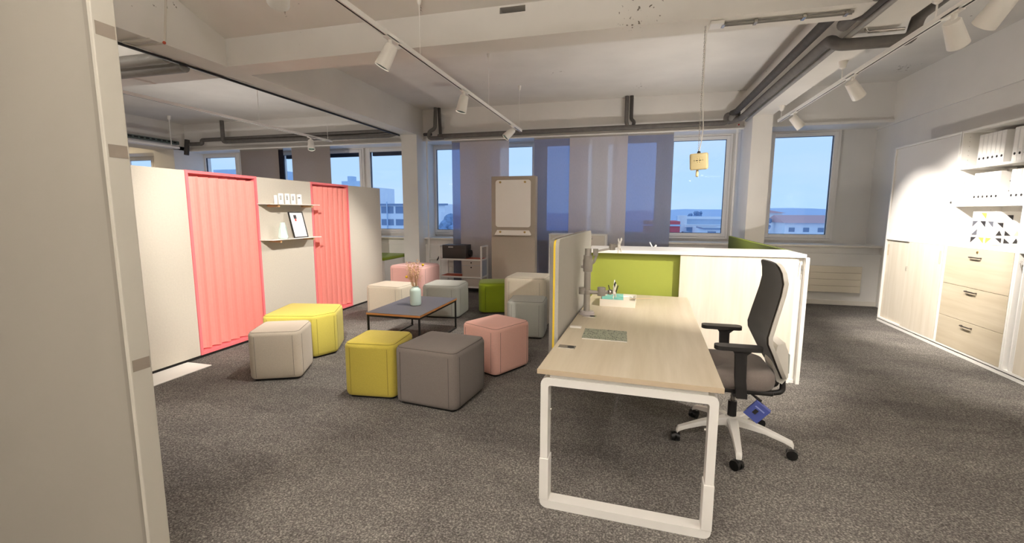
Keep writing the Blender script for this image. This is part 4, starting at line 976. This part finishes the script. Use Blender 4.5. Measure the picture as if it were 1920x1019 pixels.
for k in range(5):
    a = math.radians(50.5+72*k); d = Vector((math.cos(a), math.sin(a), 0)); nrm = Vector((-d.y, d.x, 0))
    m = MB(); rows = []
    for (r, zt, th, hw) in ((.03, .178, .05, .034), (.10, .172, .045, .030), (.20, .150, .032, .024), (.31, .118, .026, .020), (.345, .108, .03, .018), (.355, .085, .02, .016)):
        c = Vector((.665, CY, 0))+d*r
        rows.append([m.bm.verts.new(c+nrm*hw*.75+Vector((0, 0, zt))), m.bm.verts.new(c+nrm*hw+Vector((0, 0, zt-.008))), m.bm.verts.new(c+nrm*hw*.9+Vector((0, 0, zt-th))), m.bm.verts.new(c-nrm*hw*.9+Vector((0, 0, zt-th))), m.bm.verts.new(c-nrm*hw+Vector((0, 0, zt-.008))), m.bm.verts.new(c-nrm*hw*.75+Vector((0, 0, zt)))])
    for A, B in zip(rows, rows[1:]):
        for q in range(6): m.bm.faces.new((A[q], A[(q+1) % 6], B[(q+1) % 6], B[q]))
    m.bm.faces.new(rows[0][::-1]); m.bm.faces.new(rows[-1]); leg = m.build('base_leg', M_WHITE, t, True)
    c = Vector((.665, CY, 0))+d*.36; sw = math.radians(20+k*37); e_ = Vector((math.cos(sw), math.sin(sw), 0)); ax = Vector((-e_.y, e_.x, 0)); wc = c+e_*.012
    cs = MB(); cs.cyl(wc-ax*.026+Vector((0, 0, .031)), wc-ax*.006+Vector((0, 0, .031)), .031, n=22); cs.cyl(wc+ax*.006+Vector((0, 0, .031)), wc+ax*.026+Vector((0, 0, .031)), .031, n=22)
    cs.cyl(wc-ax*.012+Vector((0, 0, .04)), wc+ax*.012+Vector((0, 0, .04)), .026, n=18)
    ca = cs.build('caster', M_RUBBER, leg, True)
# blue hang tag
t = thing('hang_tag', 'blue card swing tag hanging under the chair seat', 'tag', (.765, 2.93, .21))
M_BL = mat('blue_card', '#4a57a0', .5)
Mt = Matrix.Translation((.772, 2.93, .300)) @ Euler((.15, .62, -.25)).to_matrix().to_4x4()
MB().box(-.048, .048, -.022, -.019, -.062, .052, M=Mt).build('front_flap', M_BL, t)
MB().box(-.046, .046, .004, .007, -.060, .050, M=Mt).build('back_flap', mat('blue_card_back', '#39437f', .5), t)
MB().box(-.048, .048, -.022, .007, .052, .0545, M=Mt).build('fold', M_BL, t)
MB().box(-.046, .046, -.019, .004, -.058, -.040, M=Mt).build('leaflet', M_PAPER, t)
MB().box(-.018, .004, -.0228, -.022, -.022, .012, M=Mt).build('printed_mark', M_PRINT, t)
MB().box(-.030, .030, -.0228, -.022, .022, .030, M=Mt).build('printed_bar', mat('pale_blue_print', '#9aa3d6', .5), t)
MB().tube([tuple(Mt @ Vector((0, 0, .054))), (.742, 2.93, .40), (.73, 2.95, .42)], .002, 6).build('string', M_BLACK, t)

# ------------------------------------------------------------------ sideboard behind the desk
t = thing('sideboard', 'white sideboard with pale wood sliding door and green one behind the desk', 'cabinet', (.52, 4.6, 0))
SX0, SX1, SY0, SY1, SH = -.42, 1.455, 4.335, 4.86, 1.15
m = MB(); m.box(SX0, SX0+.028, SY0+.012, SY1, 0, SH-.03, bev=.002); m.box(SX1-.09, SX1-.002, SY0+.045, SY1, 0, SH-.03, bev=.002); m.box(SX0, SX1, SY1-.02, SY1, 0, SH-.03); m.box(SX0+.028, SX1, SY0+.03, SY1, 0, .03); m.build('carcass', M_WHITE, t)
bx(SX0-.002, SX1-.025, SY0, SY1+.005, SH-.030, SH, bev=.002).build('top', M_WHITE, t)
bx(SX1-.03, SX1, SY0, SY0+.05, 0, SH-.028, bev=.002).build('front_profile', M_WHITE, t)
bx(SX1-.092, SX1-.078, SY0+.02, SY0+.05, 0.01, SH-.03, bev=.002).build('front_profile', M_WHITE, t)
bx(SX0+.03, SX1-.08, SY0+.012, SY0+.02, .0, .022).build('bottom_track', M_WHITE, t)
bx(.422, SX1-.093, SY0+.015, SY0+.034, .022, SH-.032).build('sliding_door', M_OAKZ, t)
gd = bx(SX0+.03, .62, SY0+.085, SY0+.10, .022, SH-.032).build('green_door', mat('lime_green_laminate', '#929a3a', .55, noise=.02, nscale=4), t)
hn = MB().tube(arcpts([(SX1-.055, SY0+.03, 1.09), (SX1-.055, SY0+.012, 1.06), (SX1-.055, SY0+.012, .98)], .01), .004, 8).build('lock_bar', M_CHROME, t, True)
MB().tube([(SX1-.052, SY0+.005, 1.02), (SX1-.065, SY0-.004, .97), (SX1-.06, SY0-.003, .93)], .003, 6).build('key', M_ALU, t, True)
bx(.46, .462, SY0+.02, SY0+.021, .5, .51).build('mark', M_OAKEDGE, t) if 0 else None
# things behind the sideboard
t = thing('green_screen', 'green upholstered desk screen rising behind the sideboard', 'screen', (1.50, 6.4, 0))
bx(1.475, 1.505, 4.95, 7.90, .55, 1.13, bev=.006).build('panel', mat('moss_screen_fabric', '#566019', .9, noise=.08, nscale=90), t)
bx(1.473, 1.507, 4.95, 7.9, 1.128, 1.134).build('edge', mat('lime_edge', '#97a52e', .6), t)
for y in (5.2, 7.6): bx(1.47, 1.51, y, y+.04, 0, .56).build('foot', M_WHITE, t)
t = thing('storage_cabinet', 'white storage cabinet by the blinds behind the desk screen', 'cabinet', (-.95, 8.1, 0))
bx(-1.455, -.445, 7.985, 8.30, 0, 1.10).build('carcass', M_LAC, t)
bx(-1.46, -.44, 7.965, 8.305, 1.10, 1.125, bev=.003).build('top', M_LAC, t)
m = MB(); m.box(-1.457, -1.425, 7.965, 7.985, .0, 1.10); m.box(-.475, -.443, 7.965, 7.985, .0, 1.10); m.build('frame', M_LAC, t)
bx(-1.42, -.48, 7.97, 7.984, .05, 1.095).build('door', mat('off_white_door', '#d9d1c4', .5), t)
MB().sph((-.70, 7.962, 1.055), .016, 12).build('knob', M_CHROME, t, True)
t = thing('document_holder', 'small white folded holder standing on the cabinet behind the sideboard', 'holder', (.20, 5.25, 1.1))
bx(-.2, .8, 5.1, 5.6, 0, 1.10).build('stand', M_LAC, t)
m = MB(); m.obox((.20, 5.22, 1.135), (.012, .10, .09), (0, -.5, 0)); m.obox((.23, 5.22, 1.12), (.012, .10, .06), (0, .6, 0)); m.build('card', M_PAPER, t)

# ------------------------------------------------------------------ whiteboard panel
t = thing('whiteboard_panel', 'freestanding grey-beige panel carrying a small whiteboard', 'partition', (-1.92, 7.25, 0))
bx(-2.29, -1.545, 7.205, 7.36, 0, 2.083, bev=.004).build('panel', mat('grey_beige_felt', '#a89d8f', .85, noise=.02, nscale=60), t)
wb = MB().prism(rrect(-2.212, -1.62, 1.258, 2.022, .045, 6), 7.186, 7.194, 'y').build('whiteboard', M_LAC, t, True)
for x, z in ((-2.13, 1.985), (-1.715, 1.985)): MB().cyl((x, 7.205, z), (x, 7.172, z), .017, n=18).build('knob', M_BRASS, wb, True)
tr = MB().prism([(-2.222, 1.130), (-1.612, 1.130), (-1.612, 1.150), (-1.645, 1.208), (-2.185, 1.208), (-2.222, 1.150)], 7.186, 7.194, 'y').build('pen_tray', M_LAC, t)
bx(-2.222, -1.612, 7.135, 7.194, 1.125, 1.132, bev=.002).build('ledge', M_LAC, tr)
for x in (-2.13, -1.715): MB().cyl((x, 7.205, 1.178), (x, 7.172, 1.178), .017, n=18).build('knob', M_BRASS, tr, True)

# ------------------------------------------------------------------ trolley with black box
M_ORANGE = mat('orange_red_shelf', '#c95a3a', .55)
t = thing('trolley', 'white tubular shelf trolley with orange shelves by the blinds', 'trolley', (-3.12, 8.04, 0))
cx0, cx1, cy0, cy1 = -3.55, -2.69, 7.87, 8.25
q = .022
for x in (cx0, cx1-q*1.4):
    for y in (cy0, cy1-q): bx(x, x+q*1.4, y, y+q, .09, .875, bev=.002).build('post', M_WHITE, t)
for x in (cx0, cx1-q*1.4): bx(x, x+q*1.4, cy0+q, cy1-q, .853, .875, bev=.002).build('side_handle', M_WHITE, t)
for z in (.615, .285, .10):
    m = MB(); m.box(cx0+q, cx1-q, cy0, cy0+q, z-.012, z+.016); m.box(cx0+q, cx1-q, cy1-q, cy1, z-.012, z+.016); m.box(cx0, cx0+q, cy0+q, cy1-q, z-.012, z+.016); m.box(cx1-q, cx1, cy0+q, cy1-q, z-.012, z+.016)
    m.build('rail', M_WHITE, t)
    if z > .2: bx(cx0+q, cx1-q, cy0+q, cy1-q, z, z+.014).build('shelf', M_ORANGE, t)
for x in (cx0+.02, cx1-.03):
    for y in (cy0+.01, cy1-.01):
        MB().cyl((x-.012, y, .032), (x+.012, y, .032), .032, n=16).build('caster', M_WHITE_P, t, True); MB().cyl((x, y, .04), (x, y, .095), .010, n=8).build('caster_stem', M_WHITE_P, t)
M_BOXW = mat('warm_grey_drawer_front', '#c0b5aa', .5)
d = bx(-3.09, cx1-q, cy0+.026, cy1-.03, .302, .60).build('drawer_box', mat('pale_blue_side', '#b9bfcb', .5), t)
for z0, z1 in ((.515, .598), (.304, .508)):
    bx(-3.085, cx1-q-.01, cy0+.012, cy0+.026, z0, z1, bev=.002).build('drawer_front', M_BOXW, d)
for z in (.562, .475): MB().cyl((-2.905, cy0+.008, z), (-2.905, cy0+.012, z), .013, n=16).build('finger_hole', M_DARK, d)
bx(-3.085, cx1-q-.01, cy0+.012, cy1-.03, .118, .265, bev=.002).build('lower_drawer', M_BOXW, t)
t = thing('speaker_box', 'black box with a small white mark standing on the trolley', 'speaker', (-3.25, 8.05, .63))
bx(-3.49, -3.02, 7.90, 8.20, .631, .885, bev=.006).build('case', mat('charcoal_case', '#3a3532', .45), t, True)
bx(-3.492, -3.018, 7.898, 8.202, .828, .831).build('lid_seam', M_DARK, t)
lg = bx(-3.365, -3.27, 7.896, 7.899, .838, .857).build('logo_plate', M_PAPER, t)
m = MB()
for k in range(6): m.box(-3.338+k*.011, -3.332+k*.011, 7.895, 7.896, .842, .852)
m.build('logo_letters', mat('logo_grey', '#8a8580', .5), lg)
MB().cyl((-3.02, 8.10, .72), (-2.975, 8.10, .72), .065, n=24).build('side_knob', M_BLACK, t, True)

# window bench beyond the divider
t = thing('window_bench', 'low white window bench with a green seat cushion beyond the divider', 'bench', (-4.9, 7.9, 0))
bx(-5.5, -4.46, 7.45, 8.40, 0, .60, bev=.004).build('box', M_LAC, t)
bx(-5.5, -4.45, 7.43, 8.40, .60, .655, bev=.015, seg=3).build('cushion', F_GREEN, t, True)

# ------------------------------------------------------------------ wall cabinets on the right
FX, BXX = 3.365, 3.79
def carcass(m, y0, y1, z0, z1, th=.02, x0=None):
    x0 = FX-.004 if x0 is None else x0
    m.box(x0, BXX, y0, y0+th, z0, z1); m.box(x0, BXX, y1-th, y1, z0, z1); m.box(x0, BXX, y0+th, y1-th, z0, z0+th); m.box(x0, BXX, y0+th, y1-th, z1-th, z1); m.box(BXX-.01, BXX, y0+th, y1-th, z0+th, z1-th)
    return m
t = thing('cabinet_base', 'white base rail under the right wall cabinets', 'base', (3.6, 5.5, 0))
bx(FX-.004, BXX, 2.2, 7.36, 0, .028).build('rail', M_WHITE, t)
bx(FX+.012, BXX, 2.2, 7.35, .028, .042).build('shadow_gap', M_DARK, t)
t = thing('sliding_door_cabinet', 'low cabinet with two pale wood sliding doors at the window end of the wall', 'cabinet', (3.58, 6.7, .042))
carcass(MB(), 6.09, 7.355, .042, 1.165).build('carcass', M_WHITE, t)
bx(FX+.018, FX+.034, 6.72, 7.33, .064, 1.143).build('sliding_door', M_OAKZ, t)
dd = bx(FX-.002, FX+.014, 6.125, 6.80, .064, 1.143).build('sliding_door', M_OAKZ, t)
MB().tube([(FX-.004, 6.775, .83), (FX-.02, 6.775, .83), (FX-.02, 6.768, .775)], .003, 6).build('key', M_ALU, dd)
m = MB(); m.ring(rrect(6.16, 6.185, .93, 1.08, .012, 4), rrect(6.164, 6.181, .934, 1.076, .008, 4), FX-.005, FX-.001, 'x'); m.build('finger_pull', M_OAKEDGE, dd)
m = MB(); m.ring(rrect(7.285, 7.31, .93, 1.08, .012, 4), rrect(7.289, 7.306, .934, 1.076, .008, 4), FX+.014, FX+.019, 'x'); m.build('finger_pull', M_OAKEDGE, t)
t = thing('roller_shutter_cabinet', 'white upper cabinet with a closed shutter front at the window end', 'cabinet', (3.58, 6.7, 1.165))
carcass(MB(), 6.065, 7.355, 1.165, 2.37, .022).build('carcass', M_WHITE, t)
bx(FX+.012, FX+.022, 6.09, 7.33, 1.188, 2.346).build('shutter', mat('white_shutter', '#e9e6e2', .5), t)
bx(FX+.006, FX+.014, 6.10, 7.32, 1.188, 1.225, bev=.002).build('shutter_lip', M_WHITE, t)
MB().cyl((FX+.012, 6.12, 1.62), (FX+.002, 6.12, 1.62), .012, n=14).build('lock', M_CHROME, t, True)
t = thing('drawer_cabinet', 'low cabinet of three pale wood drawers with dark bar handles', 'cabinet', (3.58, 5.6, .042))
carcass(MB(), 5.12, 6.09, .042, 1.165).build('carcass', M_WHITE, t)
for z0, z1, hz in ((.742, 1.143, 1.055), (.385, .738, .70), (.064, .381, .335)):
    dr = bx(FX-.006, FX+.012, 5.145, 6.065, z0, z1, bev=.0015).build('drawer', M_OAKY, t)
    MB().tube(arcpts([(FX-.004, 5.54, hz), (FX-.03, 5.54, hz), (FX-.03, 5.68, hz), (FX-.004, 5.68, hz)], .008), .0065, 8).build('handle', mat('dark_bronze_handle', '#5e5650', .35, metal=.8), dr, True)
    if z0 > .7: MB().cyl((FX-.004, 5.60, 1.11), (FX-.012, 5.60, 1.11), .011, n=14).build('lock', M_BRASS, dr, True)
t = thing('sliding_door_cabinet', 'low pale wood sliding door cabinet cut by the right edge', 'cabinet', (3.58, 4.4, .042))
carcass(MB(), 3.3, 5.115, .042, 1.165).build('carcass', M_WHITE, t)
for y in (5.03, 4.985): bx(FX+.002, FX+.03, y, y+.012, .064, 1.143).build('side_profile', M_WHITE, t)
bx(FX+.0, FX+.016, 4.1, 4.985, .064, 1.143).build('sliding_door', M_OAKZ, t)
bx(FX+.02, FX+.034, 3.33, 4.2, .064, 1.143).build('sliding_door', M_OAKZ, t)
MB().tube([(FX+.0, 5.06, 1.08), (FX-.01, 5.06, 1.06), (FX-.006, 5.05, 1.02)], .004, 6).build('key', M_ALU, t)
t = thing('shelf_unit', 'open white wall shelf unit filled with binders', 'shelf', (3.58, 5.6, 1.165))
carcass(MB(), 5.12, 6.062, 1.165, 2.37, .022, FX).build('carcass', M_WHITE, t)
for z in (1.595, 1.985): bx(FX+.005, BXX-.012, 5.142, 6.04, z-.022, z).build('shelf', M_WHITE, t)
m = MB()
for z in [1.25+.048*k for k in range(23)]:
    m.cyl((FX+.06, 6.0405, z), (FX+.06, 6.0395, z), .003, n=8)
    m.cyl((FX+.32, 6.0405, z), (FX+.32, 6.0395, z), .003, n=8)
o = m.build('peg_holes', M_DIVE, t); o['kind'] = 'stuff'
t = thing('shelf_unit', 'open white wall shelf unit at the right edge of the picture', 'shelf', (3.58, 4.4, 1.165))
carcass(MB(), 3.8, 5.118, 1.165, 2.37, .022, FX).build('carcass', M_WHITE, t)
for z in (1.595, 1.985): bx(FX+.005, BXX-.012, 3.83, 5.09, z-.022, z).build('shelf', M_WHITE, t)
M_BIND = mat('white_binder_card', '#ece9e4', .5); M_BINDS = mat('binder_side_grey', '#d8d4cf', .5)
def binder(y0, z0, label, grp, w_=.058, first=None):
    t = thing('ring_binder', label, 'binder', (3.60, y0+w_/2, z0), 0, grp)
    x0 = 3.44; h = .318
    m = MB(); m.box(x0, x0+.29, y0+.001, y0+.004, z0, z0+h); m.box(x0, x0+.29, y0+w_-.004, y0+w_-.001, z0, z0+h); m.box(x0, x0+.003, y0+.004, y0+w_-.004, z0, z0+h)
    m.build('cover', M_BIND, t)
    bx(x0+.012, x0+.27, y0+.006, y0+w_-.006, z0+.006, z0+h-.015).build('papers', M_PAPER, t)
    MB().cyl((x0-.0012, y0+w_/2, z0+.075), (x0+.0005, y0+w_/2, z0+.075), .0125, n=18).build('finger_hole', M_DARK, t)
    bx(x0-.0008, x0, y0+.010, y0+w_-.010, z0+.12, z0+.29).build('spine_label', M_PAPER, t)
    m = MB(); m.box(x0+.075, x0+.125, y0-.0002, y0+.001, z0+.215, z0+.222); m.box(x0+.075, x0+.125, y0-.0002, y0+.001, z0+.12, z0+.127)
    m.build('slot', M_DARK, t)
ordn = ['first', 'second', 'third', 'fourth', 'fifth', 'sixth']
for zz, row in ((1.987, 'top'), (1.597, 'middle')):
    for k in range(6):
        binder(5.905-.0595*(k+1)+.02, zz, 'white ring binder, %s from the left on the %s shelf' % (ordn[k], row), 'white binders on the %s shelf' % row)
    for k in range(4):
        binder(5.39-.0595*(k+1)+(.08 if row == 'top' else .05), zz, 'white ring binder, %s in the right-hand block on the %s shelf' % (ordn[k], row), 'white binders on the %s shelf' % row)
# patterned storage boxes
def tri_box(y0, y1, z0, z1, label, seed):
    t = thing('storage_box', label, 'box', (3.55, (y0+y1)/2, z0), 0, 'patterned boxes on the lowest open shelf')
    bx(3.40, 3.70, y0, y1, z0, z1-.0, bev=.004).build('body', M_PAPER, t)
    rnd = random.Random(seed); cols = [mat('pattern_grey', '#5f6068', .6), mat('pattern_ochre', '#dfae52', .6), mat('pattern_blush', '#e9c6b2', .6), mat('pattern_black', '#2c2a2c', .6)]
    nI = 3; nJ = 4; s = min((y1-y0)/nI, (z1-z0)/nJ)
    for i in range(nI):
        for j in range(nJ):
            a = y0+(i+.12)*(y1-y0)/nI; b = z0+(j+.12)*(z1-z0)/nJ; w2 = (y1-y0)/nI*.72; h2 = (z1-z0)/nJ*.72; k = rnd.randrange(4)
            tri = [[(a, b), (a+w2, b), (a, b+h2)], [(a+w2, b), (a+w2, b+h2), (a, b+h2)], [(a, b), (a+w2, b), (a+w2/2, b+h2)], [(a, b), (a+w2, b+h2), (a, b+h2)]][k]
            if rnd.random() < .8: MB().prism(tri, 3.3975, 3.4, 'x').build('printed_triangle', cols[rnd.randrange(4)], t)
    for i in range(4):
        for j in range(4):
            a = 3.42+i*.07; b = z0+.02+j*(z1-z0-.03)/4; k = rnd.randrange(3)
            tri = [[(a, b), (a+.05, b), (a, b+.05)], [(a+.05, b), (a+.05, b+.05), (a, b+.05)], [(a, b), (a+.05, b), (a+.025, b+.05)]][k]
            if rnd.random() < .8: MB().prism(tri, y0-.002, y0, 'y').build('printed_triangle', cols[rnd.randrange(4)], t)
tri_box(5.50, 5.81, 1.19, 1.52, 'white storage box with grey and ochre triangles on the lowest shelf', 3)
